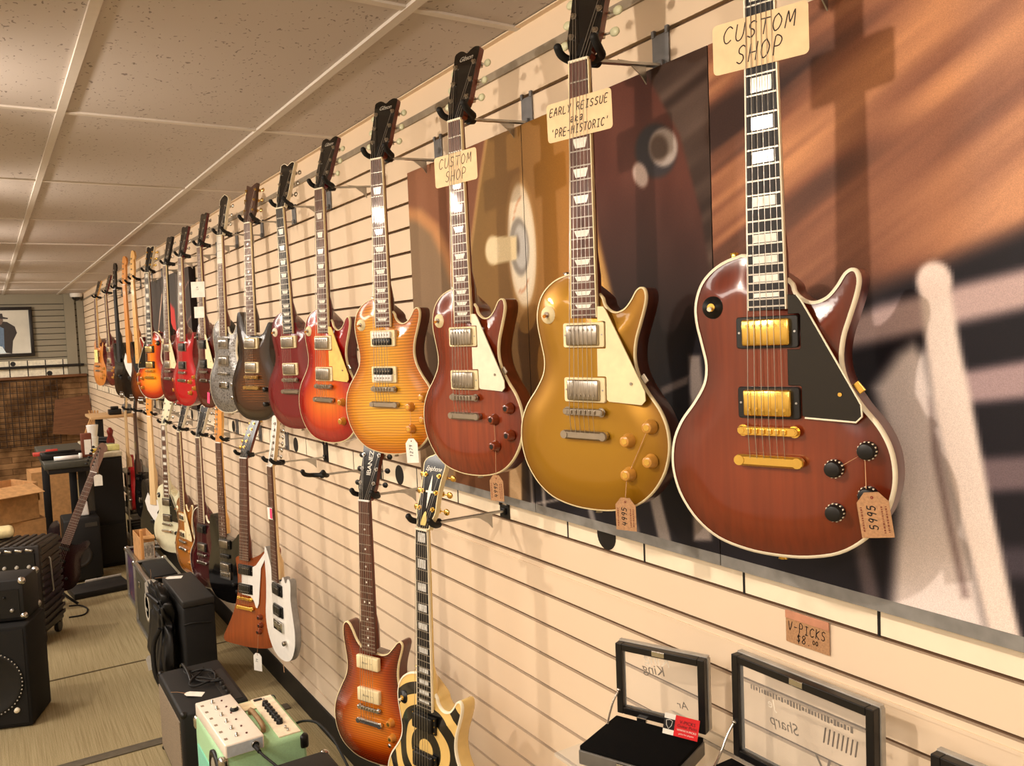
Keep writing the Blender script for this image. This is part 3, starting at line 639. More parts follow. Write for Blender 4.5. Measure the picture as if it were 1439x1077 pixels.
U[16] = guitar('electric_guitar', 'dark red guitar mostly hidden behind the all-black bass', up(8.2), brd(up(8.2)), 8, top=solid('dark wine lacquer', (84, 6, 14), (100, 8, 20)), back=DARKRED, neck=DARKRED, inlay='dot', grid=.02, group=LG, detail=0)
U[17] = guitar('electric_guitar', 'natural orange wood guitar with a yellow-white note, farthest in the upper row', (.905, 8.7, 2.17), (.895, 8.7, 1.542), 13, top=wood('natural amber top', (200, 120, 50), (218, 140, 64), (226, 152, 76)), back=DARKRED, neck=MAPLE, board=ROSE, inlay='dot', pk=(('black', 520),), guard=None, grid=.02, toggle=False, group=LG, detail=0, depth=.08)

# lower row
bull = NT('bullseye lacquer'); pset(bull.b, .25, 0, .7)
_c = bull.n('TexCoord'); _s = bull.n('SeparateXYZ'); bull.l(_c.outputs['Object'], _s.inputs[0])
_a = bull.n('Math', operation='SUBTRACT'); bull.l(_s.outputs['Z'], _a.inputs[0]); _a.inputs[1].default_value = .812-.560
_b = bull.n('CombineXYZ'); bull.l(_s.outputs['X'], _b.inputs[0]); bull.l(_a.outputs[0], _b.inputs[1])
_l = bull.n('VectorMath', operation='LENGTH'); bull.l(_b.outputs[0], _l.inputs[0])
_m = bull.n('Math', operation='MULTIPLY'); bull.l(_l.outputs['Value'], _m.inputs[0]); _m.inputs[1].default_value = 1/.056
_fr = bull.n('Math', operation='FRACT'); bull.l(_m.outputs[0], _fr.inputs[0])
bull.l(bull.ramp(_fr.outputs[0], [(0, (228, 192, 116)), (.46, (12, 11, 10)), (.98, (228, 192, 116))], 'CONSTANT'), bull.b.inputs['Base Color'])
creambk = plain('cream lacquer', (226, 196, 126), .25, coat=.6, var=.02)
L = {}
L[1] = guitar('electric_guitar', 'cream guitar with black bullseye rings on its body, front of the lower row', (.889, 1.868, 1.218), (.872, 1.876, .59), 15.6, top=bull.m, back=creambk, neck=creambk, bind=PALEPL, board=EBONY, fbind=PALEPL, inlay='block1', inm=PEARLD, head='epi', headbind=CREAM, logo='Epiphone', trussm=plain('brass plate', (238, 208, 124), .35, .2), pk=(('emg', 488), ('emg', 588)), hw=GOLD, knobs='black', grid=.007, group=LL, ring=BLACK, togring=BLACK)
_sb = L[1]['SB']
def _hd(x, u, v, sb, t=16):
    x, u, v = x/1000., u/1000., v/1000.; ca, sa = math.cos(R(t)), math.sin(R(t)); return (x, -.0085+u*sa+v*ca, sb+.004+u*ca-v*sa)
mb = MB(); mb.prism([(0, 50), (6, 92), (0, 138), (-6, 92)], -.5, .1, T=lambda x, y, z: _hd(x, z, y, _sb)); mb.prism([(-13, 90), (13, 90), (13, 95), (-13, 95)], -.6, .1, T=lambda x, y, z: _hd(x, z, y, _sb)); mb.build('headstock_inlay', PEARL, L[1])
amberb = burst('amber flame sunburst', [(0, (70, 14, 4)), (.3, (150, 50, 8)), (.65, (204, 104, 22)), (1, (220, 130, 36))], flame=.16, fscale=45, width=.12)
L[2] = guitar('electric_guitar', 'amber sunburst double-cutaway guitar with two cream soapbar pickups', (.922, 2.322, 1.218), (.911, 2.326, .59), 25, shape='DC', top=amberb, back=wood('reddish back', (70, 26, 14), (90, 36, 20), (100, 44, 26)), neck=MAHOG, bind=CREAM, inlay='dot', fbind=None, head='flare', logo='IBANEZ', logov=True, pk=(('soap', 488), ('soap', 588)), hw=CHROME, tuner=BLACK, knobs='amber', knobpos=[(80, 655), (84, 700)], toggle=False, grid=.008, group=LL)
MB().lathe((.07, -.006, _sb-.735), (0, -1, 0), [(.006, 0), (.006, .006), (0, .007)], 12).build('switch', CHROME, L[2])
WHITE = plain('white lacquer', (246, 243, 238), .25, coat=.6, var=.015)
L[3] = guitar('electric_guitar', 'white solid-body guitar with silver sides and white headstock', (.91, 3.256, 1.216), (.905, 3.258, .588), 5, depth=.028, shape='BIRD', top=WHITE, back=plain('brushed silver side', (150, 152, 156), .3, .7), neck=PALEMAPLE, board=ROSE, fbind=None, inlay=None, head='reverse', headface=WHITE, tilt=8, pk=(('black', 490), ('black', 575)), ring=BLACK, hw=CHROME, knobs='chrome', knobpos=[(60, 690)], toggle=False, carve=.001, grid=.012, bridge='hard', group=LL, detail=1)
korina = burst('orange mahogany top', [(0, (132, 56, 14)), (.4, (150, 66, 18)), (1, (160, 74, 22))], grain=.1)
EG = [(124,402),(134,400),(130,420),(95,480),(80,640),(70,662),(62,660),(50,632),(30,614),(-22,612),(-22,500),(30,490),(66,470)]
L[4] = guitar('electric_guitar', 'angular orange-brown guitar with white pickguard and slanted headstock', (.934, 3.747, 1.193), (.907, 3.754, .565), 29, shape='EXPL', top=korina, back=korina, neck=MAHOG, board=ROSE, fbind=None, inlay='dot', inm=ROSE, head='hockey', headside=MAHOG, pk=(('black', 500), ('black', 585)), ring=BLACK, hw=GOLD, guard=WHITEPL, guardpoly=EG, knobs='brown', knobpos=[(85, 700), (88, 735), (80, 765)], toggle=False, carve=.002, grid=.012, group=LL, detail=1)
L[5] = guitar('electric_guitar', 'black double-cutaway guitar with maple headstock hung left of the angular orange guitar', (.93, 4.19, 1.222), (.925, 4.192, .574), 20, shape='STRAT', scale=648, frets=21, top=GLOSSBLACK, back=GLOSSBLACK, neck=MAPLE, board=ROSE, fbind=None, inlay='dot', head='fender', headface=MAPLE2, tilt=5, pk=(('hum', 500), ('single', 560), ('hum', 615)), ring=BLACK, hw=CHROME, bridge='hard', knobs='plainblack', knobpos=[(70, 690), (95, 720)], toggle=False, carve=.002, grid=.013, group=LL, detail=1)
burg = solid('burgundy lacquer', (44, 6, 12), (64, 10, 20))
L[6] = guitar('electric_guitar', 'dark burgundy guitar with pale-bound neck and horn in the lower row', (.927, 4.643, 1.208), (.918, 4.645, .58), 16, top=burg, back=DARKRED, neck=DARKRED, bind=PALEPL, fbind=PALEPL, inlay=None, board=ROSE, head='book', headbind=PALEPL, pk=(('black', 488), ('hum', 588)), ring=BLACK, hw=CHROME, knobs='plainblack', toggle=False, grid=.013, group=LL, detail=1)
L[7] = guitar('electric_guitar', 'amber gold guitar with cream-framed mini pickups and cream pickguard', (.90, 5.02, 1.212), (.893, 5.02, .584), 10, top=solid('amber gold lacquer', (140, 78, 20), (170, 104, 34)), back=wood('dark back', 0, 0), neck=MAHOG, bind=CREAM, guard=CREAM, inlay=None, head='book', headbind=PALEPL, pk=(('mini', 488), ('mini', 588)), hw=CHROME, knobs='amber', grid=.014, group=LL, detail=1)
L[8] = guitar('electric_guitar', 'cream-white guitar with black pickguard in the lower row', (.919, 5.604, 1.207), (.91, 5.605, .579), 25, top=plain('aged white lacquer', (226, 222, 190), .25, coat=.6, var=.02), back=plain('aged white lacquer', 0), neck=plain('aged white lacquer', 0), fbind=PALEPL, inlay='block1', head='book', headface=plain('aged white lacquer', 0), pk=(('hum', 488), ('hum', 588)), ring=BLACK, guard=GLOSSBLACK, hw=CHROME, knobs='black', grid=.014, group=LL, detail=1, togring=BLACK)
L[9] = guitar('bass_guitar', 'black bass with white pickguard and pale maple neck in the lower row', (.905, 6.04, 1.235), (.895, 6.04, .607), 26, shape='BASS', scale=864, frets=20, top=GLOSSBLACK, back=GLOSSBLACK, neck=PALEMAPLE, board=PALEMAPLE, fbind=None, inlay=None, head='bass', headface=MAPLE2, tilt=4, pk=(('bassp', 720),), bridge='bass', guard=WHITEPL, guardpoly=BGP, toggle=False, knobs='chrome', knobpos=[(80, 780), (100, 810)], hw=CHROME, carve=.002, grid=.018, group=LL, cat='bass guitar', detail=0)
redl = plain('bright red lacquer side', (168, 10, 22), .3, coat=.6)
L[10] = guitar('electric_guitar', 'red guitar seen almost edge-on with pale neck, far in the lower row', (.91, 7.26, 1.20), (.90, 7.26, .572), -2, shape='STRAT', scale=648, frets=21, top=redl, back=redl, neck=PALEMAPLE, board=PALEMAPLE, fbind=None, inlay=None, head='fender', headface=BLACK, tilt=5, pk=(('single', 500), ('single', 600)), bridge='hard', toggle=False, knobs='chrome', knobpos=[(80, 700)], hw=CHROME, carve=.002, grid=.02, group=LL, detail=0)
L[11] = guitar('electric_guitar', 'black guitar with brown neck hung between the red guitar and the lower bass', (.915, 6.79, 1.215), (.905, 6.79, .587), 4, shape='STRAT', scale=648, frets=21, top=GLOSSBLACK, back=GLOSSBLACK, neck=wood('brown neck', 0, 0), board=wood('brown neck', 0, 0), fbind=None, inlay=None, head='fender', headface=BLACK, tilt=5, pk=(('single', 500), ('single', 600)), bridge='hard', toggle=False, knobs='plainblack', knobpos=[(80, 700)], hw=CHROME, carve=.002, grid=.02, group=LL, detail=0)
# leaning guitar on its floor stand
_nut = Vector((.564, 6.2, .881)); _d = Vector((.40, .06, .914)).normalized()
LEAN = guitar('electric_guitar', 'red guitar with long brown fretboard leaning on a floor stand behind the ribbed case', _nut, _nut-_d*.628, 78, shape='STRAT', scale=648, frets=24, top=solid('dark red lacquer', (26, 5, 6), (36, 7, 9)), back=GLOSSBLACK, neck=MAPLE, board=ROSE, fbind=None, inlay=None, head='fender', headface=wood('headstock walnut', (98, 70, 58), (120, 88, 72), (128, 96, 80)), tilt=6, pk=(('single', 520), ('single', 600)), bridge='hard', toggle=False, knobs='plainblack', knobpos=[(80, 700)], hw=BLACK, carve=.002, grid=.016, detail=1)

# ------------------------------------------------------------------ hangers
YK = [(-.0395, -.020, .031), (-.0395, -.011, .021), (-.0355, .004, .015), (-.026, .023, .012), (0, .030, .011), (.026, .023, .012), (.0355, .004, .015), (.0395, -.011, .021), (.0395, -.020, .031)]
def hanger(Mx, SB, zb0, zb1, bmat, label, group, xw=None, loop=False):
    """slat-wall guitar hanger: wall bracket, arm with web, rubber yoke"""
    xw = xw or D-.0008
    nutw = Mx @ Vector((0, 0, SB)); cy = (Mx @ Vector((0, .035, SB+.011)))
    root = empty('guitar_hanger', (xw, cy.y, zb0), label, 'guitar hanger', group)
    o = root.location
    za = cy.z
    mb = MB(); mb.box((-.002, 0, (zb1-zb0)/2), (.004, .046, zb1-zb0), bev=.001)
    for s in (-1, 1): mb.box((-.003, s*.019, zb1-zb0+.004), (.006, .009, .014), bev=.001)
    mb.box((-.006, 0, max(za-zb0, .010)), (.010, .022, .018), bev=.0015); mb.build('bracket', bmat, root)
    a = Vector((-.006, 0, max(za-zb0, .010))); b = cy-o; d = b-a; ln = d.length; ang = math.atan2(d.y, d.x)
    mb = MB(); mb.box((a+b)/2, (ln, .014, .005), rot=Matrix.Rotation(ang, 3, 'Z') @ Matrix.Rotation(math.asin(-d.z/ln)*-1 if d.x > 0 else math.asin(d.z/ln)*-1, 3, 'Y'))
    mb.prism([(-.036, -.002), (-.105, -.002), (-.075, -.008), (-.048, -.026), (-.036, -.040)], -.0012, .0012, T=lambda x, y, z: (a.x+x, y, a.z+z)); mb.build('arm', STEEL, root)
    pts = [(Mx @ Vector((x, y, SB+z)))-o for x, y, z in YK]
    yk = MB().tube(pts, .0075, n=10, sub=4)
    for p in (pts[0], pts[-1]): yk.sphere(p, .0078, n=10)
    yk.cyl((Mx @ Vector((0, .033, SB+.011)))-o, (Mx @ Vector((0, .05, SB+.011)))-o, .012, .009, n=12)
    yk.build('yoke', RUBBER, root); return root
desc = {1: 'black-pickguard mahogany', 2: 'metallic gold-top', 3: 'plain red-brown', 4: 'yellow flame-top', 5: 'cherry sunburst', 6: 'plain wine red', 7: 'dark brown flame-top', 8: 'silver metal-top', 9: 'maroon', 10: 'bright red', 11: 'wine red cream-pickguard', 12: 'left-handed sunburst', 13: 'brown', 14: 'white-pickguard black', 15: 'all-black', 16: 'half-hidden dark red', 17: 'natural orange'}
for i, g in U.items():
    k = 'bass' if i in (13, 14, 15) else 'guitar'
    hanger(g.matrix_world.copy(), g['SB'], 2.192, 2.262, ZINC, 'grey wall hanger with black yoke holding up the %s %s' % (desc[i], k), 'upper row hangers')
descL = {1: 'cream bullseye', 2: 'amber double-cutaway', 3: 'white silver-sided', 4: 'angular orange-brown', 5: 'black maple-headstock', 6: 'dark burgundy', 7: 'amber gold', 8: 'cream-white', 9: 'white-pickguard bass', 10: 'edge-on red', 11: 'brown-necked black'}
for i, g in L.items():
    xw = None
    hanger(g.matrix_world.copy(), g['SB'], 1.208, 1.243 if i == 1 else 1.278, BLACK if i < 4 else ZINC, 'black bracket hanger holding the %s%s below the mural' % (descL[i], ' guitar' if i != 9 else '') if i == 1 else 'wall hanger with black yoke holding up the %s%s' % (descL[i], ' guitar' if i != 9 else ''), 'lower row hangers')
# empty hanger
m = Matrix.Rotation(R(38-90), 4, 'Z'); m.translation = (.91, 2.70, 1.235)
hanger(m, 0, 1.208, 1.278, BLACK, 'empty wall hanger with bare black yoke below the cherry sunburst guitar', 'lower row hangers')
for g in list(U.values())+list(L.values())+[LEAN]:
    del g['SB']
SBs = {k: SHAPES[k][1]/1000. for k in SHAPES}

# ------------------------------------------------------------------ signs and tags hung on guitars
def on_guitar(name, g, label, cat, group=None):
    o = empty(name, label=label, cat=cat, group=group); o.matrix_world = g.matrix_world.copy(); return o
def sign(g, sb, s, w, h, lines, rot, label):
    o = on_guitar('handwritten_sign', g, label, 'sign', 'handwritten cream signs on guitar necks')
    z = sb-s/1000.
    p = [(x*math.cos(rot)-q*math.sin(rot), z+x*math.sin(rot)+q*math.cos(rot)) for x, q in rrect(w, h, .007)]
    MB().prism(p, -.0153, -.0149).build('card', CARD, o)
    hw_ = handwriting(lines, 'handwriting', INK, o, 0, wdt=.0017, slant=.3)
    hw_.matrix_local = Matrix.Translation((0, -.0155, z)) @ Matrix.Rotation(-rot, 4, 'Y')
    return o
sign(U[1], .812, 84, .138, .070, [('CUSTOM', 0, .006, .021, .0180), ('SHOP', .000, -.026, .023, .0175)], R(0), 'cream CUSTOM SHOP sign on the neck of the black-pickguard mahogany guitar')
sign(U[2], .812, 97, .142, .070, [('EARLY REISSUE', 0, .012, .0135, .0100), ('aka', -.004, -.007, .010, .010), ("'PRE-HISTORIC'", 0, -.027, .0135, .0092)], R(2), 'cream EARLY REISSUE sign on the gold-top guitar neck')
sign(U[3], .812, 106, .140, .070, [('CUSTOM', 0, .006, .021, .0185), ('SHOP', 0, -.026, .022, .0180)], R(1), 'cream CUSTOM SHOP sign on the neck of the plain red-brown guitar')
def price_tag(g, sb, path, hole, w, h, mat, label, txt=None, rot=0, y=-.0245, nm='price_tag', turn=0, flat=False, ink=BLACKINK, fine=True):
    o = on_guitar(nm, g, label, 'tag', 'price tags on guitars')
    if turn: o.matrix_world = o.matrix_world @ Matrix.Rotation(R(turn), 4, 'Z')
    hx, hz = hole[0]/1000., sb-hole[1]/1000.
    c, s = math.cos(rot), math.sin(rot)
    if flat: pl = [(-w/2, .006), (w/2, .006), (w/2, .006-h), (-w/2, .006-h)]
    else: pl = [(-w*.22, .007), (w*.22, .007), (w/2, -.006), (w/2, .007-h), (-w/2, .007-h), (-w/2, -.006)]
    pl = [(hx+x*c-z*s, hz+x*s+z*c) for x, z in pl]
    MB().prism(pl, y, y+.0006).build('card', mat, o)
    if path:
        pts = [(x/1000., yy/1000., sb-q/1000.) for x, q, yy in path]+[(hx, y-.0003, hz)]
        MB().tube(pts, .0006, n=5).build('tag_string', COTTON, o)
    if not flat: MB().cyl((hx, y-.0003, hz), (hx, y-.0001, hz), .0022, n=10).build('eyelet', plain('red brown eyelet', (120, 50, 30), .6), o)
    if txt:
        t = handwriting([(txt, 0, -.004, .0105, .0085)], 'handwriting', ink, o, 0, wdt=.0015, slant=.25)
        t.matrix_local = Matrix.Translation((hx-.002*c+.026*s, y-.0002, hz-.026*c-.002*s)) @ Matrix.Rotation(R(-90)-rot, 4, 'Y')
        if fine:
            mb = MB(); rnd = random.Random(int(hx*1e5))
            for j, xo in enumerate((-.016, .010, .0155)):
                zz = -.012
                while zz > -h+.014:
                    q = rnd.uniform(.001, .0035); mb.box((xo, -.0001, zz-q/2), (.0022, .0001, q)); zz -= q+.0012
            e = mb.build('fine_print', plain('brown print', (120, 66, 44), .8), o); e.matrix_local = Matrix.Translation((hx, y-.00015, hz)) @ Matrix.Rotation(-rot, 4, 'Y')
    return o
price_tag(U[1], .812, [(96, 674, -14), (130, 652, -14), (133, 712, -20)], (141, 709), .041, .060, KRAFT, 'brown kraft price tag reading 5995 on the black-pickguard mahogany guitar', '5995', R(8))
price_tag(U[2], .812, [(130, 655, -14), (92, 732, -14), (90, 745, -20)], (89, 783), .042, .058, KRAFT, 'brown kraft price tag hanging from the gold-top guitar', '4995', R(2))
price_tag(U[3], .812, [(90, 676, -14), (92, 736, -14)], (100, 806), .042, .058, KRAFT, 'brown kraft price tag below the plain red-brown guitar', '4995', R(2))
price_tag(U[4], .812, [(90, 676, -14), (91, 736, -16)], (98, 768), .042, .066, PAPER, 'white price tag hanging from the yellow flame-top guitar', '1279', R(4), fine=False)
price_tag(U[9], .812, None, (2, 180), .080, .078, PAPER, 'larger upper white note on the neck of the maroon guitar', 'LH', y=-.042, nm='paper_note', flat=True, fine=False, turn=32)
price_tag(U[9], .812, None, (2, 305), .058, .056, PAPER, 'smaller lower white note on the neck of the maroon guitar', None, y=-.040, nm='paper_note', flat=True, turn=32)
price_tag(U[9], .812, [(80, 690, -12)], (85, 735), .03, .055, PINK, 'pink tag hanging on the maroon guitar', None, R(-8), y=-.03, nm='paper_tag', flat=True)
price_tag(U[17], .812, None, (10, 480), .085, .12, plain('pale yellow paper', (246, 232, 150), .7), 'yellow-white note on the far natural orange guitar', None, y=-.03, nm='paper_note', flat=True)
o = price_tag(L[3], .773, None, (8, 165), .05, .046, PAPER, 'white and pink note on the neck of the white guitar', None, R(5), y=-.022, nm='paper_note', flat=True)
MB().box((.024, -.0235, .773-.18), (.022, .0005, .04)).build('pink_half', PINK, o)
price_tag(L[4], .850, [(88, 735, -14), (84, 770, -16)], (86, 862), .048, .078, PAPER, 'white price tag hanging below the angular orange-brown guitar', '79', R(3), fine=False)
price_tag(L[3], .773, [(0, 770, 4)], (6, 800), .004, .03, COTTON, 'loose tag string hanging below the white guitar', None, R(5), y=.004, nm='tag_string', flat=True)

# ------------------------------------------------------------------ painted canvases (colours stored on the mesh)
def canvas_mesh(name, y0, y1, z0, z1, x, thick, res, fn, parent=None, sidecol=(60, 52, 48)):
    """canvas on the right wall: y0 (far) > y1 (near); face at x, back at x+thick"""
    ny = max(2, int((y0-y1)/res)); nz = max(2, int((z1-z0)/res))
    ys = np.linspace(y0, y1, ny+1); zs = np.linspace(z0, z1, nz+1)
    gy, gz = np.meshgrid(ys, zs); gy = gy.ravel(); gz = gz.ravel()
    d = np.stack([np.full(len(gy), x), gy, gz-CAMZ], 1)
    r, u, f = (np.array(q) for q in (_r, _u, _f)); zc = np.maximum(d @ f, .05)
    px = 719.5+FPX*(d @ r)/zc; py = 538.5-FPX*(d @ u)/zc
    colr = np.clip(fn(px, py, gy, gz), 0, 255)/255.
    colr = np.where(colr <= .04045, colr/12.92, ((colr+.055)/1.055)**2.4)
    ox, oy, oz = x+thick, (y0+y1)/2, z0
    vs = [(x-ox, b-oy, c-oz) for b, c in zip(gy, gz)]
    w = ny+1; fs_ = [[j*w+i, j*w+i+1, (j+1)*w+i+1, (j+1)*w+i] for j in range(nz) for i in range(ny)]
    n0 = len(vs)
    side = [(0, y0-oy, 0), (0, y1-oy, 0), (0, y1-oy, z1-oz), (0, y0-oy, z1-oz)]; fr = [(x-ox, b, c) for _, b, c in side]
    vs += fr+side; q = n0
    fs2 = [[q+i, q+(i+1) % 4, q+4+(i+1) % 4, q+4+i] for i in range(4)]+[[q+4, q+5, q+6, q+7]]
    me = bpy.data.meshes.new(name); me.from_pydata(vs, [], fs_+fs2)
    a = me.color_attributes.new('paint', 'FLOAT_COLOR', 'POINT')
    cc = np.ones((len(vs), 4), np.float32); cc[:n0, :3] = colr; cc[n0:, :3] = lin(sidecol)[:3]
    a.data.foreach_set('color', cc.ravel())
    me.materials.append(vcol('printed canvas')); me.update()
    o = bpy.data.objects.new(name, me); COL.objects.link(o); o.location = (ox, oy, oz)
    return o
def mixc(base, al, c): return base*(1-al[:, None])+np.array(c, float)*al[:, None]
def sdpoly(px, py, P):
    d = np.full(len(px), 1e9); ins = np.zeros(len(px), bool); n = len(P)
    for i in range(n):
        a = P[i]; b = P[(i+1) % n]; ex, ey = b[0]-a[0], b[1]-a[1]
        t = np.clip(((px-a[0])*ex+(py-a[1])*ey)/(ex*ex+ey*ey+1e-9), 0, 1)
        d = np.minimum(d, np.hypot(px-a[0]-t*ex, py-a[1]-t*ey))
        if a[1] != b[1]: c = (a[1] > py) != (b[1] > py); ins ^= c & (px < ex*(py-a[1])/ey+a[0])
    return np.where(ins, d, -d)
def soft(sd, w): t = np.clip(.5+sd/w, 0, 1); return t*t*(3-2*t)
def vnoise(x, y, seed=0):
    xi = np.floor(x).astype(np.int64); yi = np.floor(y).astype(np.int64); fx = x-xi; fy = y-yi
    def h(a, b): v = np.sin(a*127.1+b*311.7+seed*74.7)*43758.5453; return v-np.floor(v)
    sx = fx*fx*(3-2*fx); sy = fy*fy*(3-2*fy)
    return (h(xi, yi)*(1-sx)+h(xi+1, yi)*sx)*(1-sy)+(h(xi, yi+1)*(1-sx)+h(xi+1, yi+1)*sx)*sy
def ell(px, py, cx, cy, rx, ry, a=0):
    c, s = math.cos(a), math.sin(a); x = (px-cx)*c+(py-cy)*s; y = -(px-cx)*s+(py-cy)*c
    return (1-np.hypot(x/rx, y/ry))*min(rx, ry)
def paint_mural(px, py, gy, gz):
    n = len(px)
    al = (px*.60-py*.80); ac = (px*.62+py*.78)   # along / across the wood grain
    fr_ = np.clip((1260-px)/200., .3, 1); g = vnoise(ac/34., al/240., 1)*.45+(vnoise(ac/9., al/120., 2)-.5)*.32*fr_+.15+vnoise(ac/85., al/300., 5)*.55
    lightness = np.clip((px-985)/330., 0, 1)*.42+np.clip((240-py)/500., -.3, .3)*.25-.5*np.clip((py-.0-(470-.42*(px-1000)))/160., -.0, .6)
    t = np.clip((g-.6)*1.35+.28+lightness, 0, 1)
    c0, c1, c2 = np.array((66., 46, 42)), np.array((150., 98, 74)), np.array((226., 160, 112))
    w = np.where(t[:, None] < .5, c0+(c1-c0)*(t[:, None]*2), c1+(c2-c1)*(t[:, None]*2-1))
    # lilac haze to the far right
    w = mixc(w, np.clip((px-1330)/200., 0, .25), (190, 150, 140))
    # red-brown body of the middle panel with dark grained edge
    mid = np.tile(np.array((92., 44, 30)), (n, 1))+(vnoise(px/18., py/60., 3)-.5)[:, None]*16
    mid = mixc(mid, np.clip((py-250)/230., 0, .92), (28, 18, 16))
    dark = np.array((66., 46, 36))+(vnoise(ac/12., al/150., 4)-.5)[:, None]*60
    a = soft(sdpoly(px, py, [(905, 98), (1003, 40), (1003, 420), (985, 300), (955, 190)]), 8); mid = mid*(1-a[:, None])+dark*a[:, None]
    w = np.where((gy > 1.078)[:, None], mid, w)
    # gold body with pale edge
    gold = np.tile(np.array((142., 100, 44)), (n, 1)); gold = mixc(gold, np.clip((px-735)/60., 0, 1), (176, 120, 48))
    gold = mixc(gold, np.clip((735-px)/90., 0, 1)*.9, (132, 104, 62))
    gp = [(690, 150), (672, 270), (652, 420), (640, 560), (640, 800), (900, 800), (882, 520), (858, 440), (832, 330), (818, 200), (812, 120)]
    sd = sdpoly(px, py, gp)
    brownl = np.tile(np.array((148., 96, 66)), (n, 1)); brownl = mixc(brownl, np.clip((px-600)/60., 0, 1)*.6, (112, 66, 44)); brownl += (vnoise(px/9., py/90., 6)-.5)[:, None]*14
    a = soft(sdpoly(px, py, [(560, 300), (590, 295), (618, 325), (640, 400), (655, 470), (660, 720), (560, 760)]), 16); brownl = mixc(brownl, a, (150, 122, 92))
    for k in range(2):
        P = [(570, 292), (592, 296), (614, 315), (632, 355), (645, 400), (652, 425), (646, 428), (636, 402), (622, 360), (606, 328), (588, 312), (570, 306)]
        brownl = mixc(brownl, soft(sdpoly(px, py, P), 14)*.5, (226, 158, 100))
    left = (px < 760)
    w = np.where((left & (sd < 0))[:, None], brownl, w)
    w = w*(1-soft(sd, 3)[:, None])+gold*soft(sd, 3)[:, None]
    a = soft(8-np.abs(sd), 10)*(px > 780)*(py > 130); w = mixc(w, a*.75, (238, 186, 104))
    a = soft(2.2-np.abs(sd), 3)*(px < 760); w = mixc(w, a*.6, (206, 164, 104))
    # shadow region and out-of-focus strings below
    dk = [(1600, 258), (1439, 322), (1300, 378), (1180, 426), (1090, 440), (1000, 450), (965, 470), (900, 560), (860, 600), (790, 640), (733, 640), (731, 800), (900, 900), (1600, 1100)]
    w = mixc(w, soft(sdpoly(px, py, dk), 46), (27, 24, 32))
    for P, s, c, o in [
        ([(1150, 462), (1240, 428), (1600, 338), (1600, 398), (1190, 490), (1130, 500)], 26, (216, 188, 186), .95),
        ([(1345, 524), (1600, 480), (1600, 545), (1352, 568)], 22, (190, 164, 168), .95),
        ([(1372, 645), (1600, 632), (1600, 680), (1380, 692)], 22, (124, 106, 112), .95),
        ([(1400, 770), (1600, 768), (1600, 820), (1412, 812)], 26, (80, 72, 82), .8),
        ([(1228, 545), (1262, 498), (1282, 484), (1302, 500), (1318, 579), (1338, 680), (1368, 800), (1392, 900), (1300, 880), (1252, 860), (1262, 720), (1248, 620)], 30, (250, 236, 232), 1),
        ([(1291, 395), (1333, 395), (1352, 500), (1368, 579), (1385, 672), (1412, 800), (1436, 905), (1392, 900), (1368, 800), (1334, 672), (1314, 579), (1300, 480)], 14, (252, 234, 224), 1),
        ([(1306, 560), (1320, 640), (1340, 740), (1362, 840), (1352, 840), (1330, 740), (1310, 640)], 14, (120, 96, 96), .7),
        ([(1195, 740), (1215, 740), (1240, 860), (1215, 850)], 16, (112, 98, 100), .8),
        ([(968, 500), (984, 500), (990, 560), (1000, 760), (975, 760)], 8, (206, 190, 180), .75),
        ([(928, 545), (968, 528), (966, 540), (930, 556)], 6, (150, 134, 128), .8),
        ([(900, 640), (914, 640), (948, 780), (930, 780)], 6, (188, 176, 168), .8),
        ([(868, 660), (876, 660), (905, 770), (896, 770)], 6, (150, 140, 136), .7),
        ([(820, 690), (826, 690), (842, 750), (834, 750)], 5, (180, 172, 166), .7),
        ([(758, 650), (762, 650), (770, 740), (765, 740)], 4, (190, 180, 172), .8),
        ([(744, 660), (747, 660), (752, 735), (748, 735)], 4, (190, 180, 172), .8),
        ([(735, 710), (790, 700), (790, 703), (735, 714)], 4, (190, 180, 172), .8),
        ([(640, 640), (716, 628), (716, 720), (640, 700)], 4, (112, 68, 38), 1),
        ([(716, 630), (733, 630), (733, 725), (716, 720)], 3, (226, 190, 146), 1)]:
        w = mixc(w, soft(sdpoly(px, py, P), s)*o, c)
    w = mixc(w, soft(ell(px, py, 1313, 394, 25, 26), 12), (252, 230, 220))
    # white selector washer and switch tip
    w = mixc(w, soft(ell(px, py, 733.5, 344.5, 19.5, 86, R(-3)), 3), (240, 226, 200))
    w = mixc(w, soft(3.0-np.abs(ell(px, py, 733.5, 344.5, 19.5, 86, R(-3))), 3)*.25, (214, 170, 120))
    for (a0, a1, s) in ((-2.55, -1.75, 1), (.9, 1.75, 1)):
        for k in range(5):
            t_ = a0+(a1-a0)*k/4; x = 733+13.5*math.cos(t_); y = 344+66*math.sin(t_)
            w = mixc(w, soft(ell(px, py, x, y, 1.3, 3.6, R(20)), 2)*.7, (214, 150, 110))
    w = mixc(w, soft(ell(px, py, 730, 347, 13.5, 41, R(-3)), 3), (150, 142, 132))
    w = mixc(w, soft(ell(px, py, 732, 347, 9.5, 31, R(-3)), 3), (198, 194, 188))
    w = mixc(w, soft(ell(px, py, 727, 345, 3.2, 14, R(-3)), 4), (112, 100, 90))
    w = mixc(w, soft(sdpoly(px, py, [(694, 333), (726, 332), (726, 365), (694, 372)]), 4), (236, 214, 168))
    w = mixc(w, soft(ell(px, py, 692, 352, 10, 20), 4), (240, 220, 180))
    # chrome knob
    w = mixc(w, soft(ell(px, py, 922, 212, 29, 38), 8), (50, 44, 48))
    w = mixc(w, soft(ell(px, py, 932, 207, 20, 27), 6)*.9, (196, 182, 174))
    w = mixc(w, soft(ell(px, py, 926, 208, 13, 19), 8), (98, 78, 66))
    w = mixc(w, soft(ell(px, py, 900, 246, 10, 18, R(-15)), 5), (214, 192, 184))
    return w
MX = 1.110
MG = 'mural canvases on the right wall'
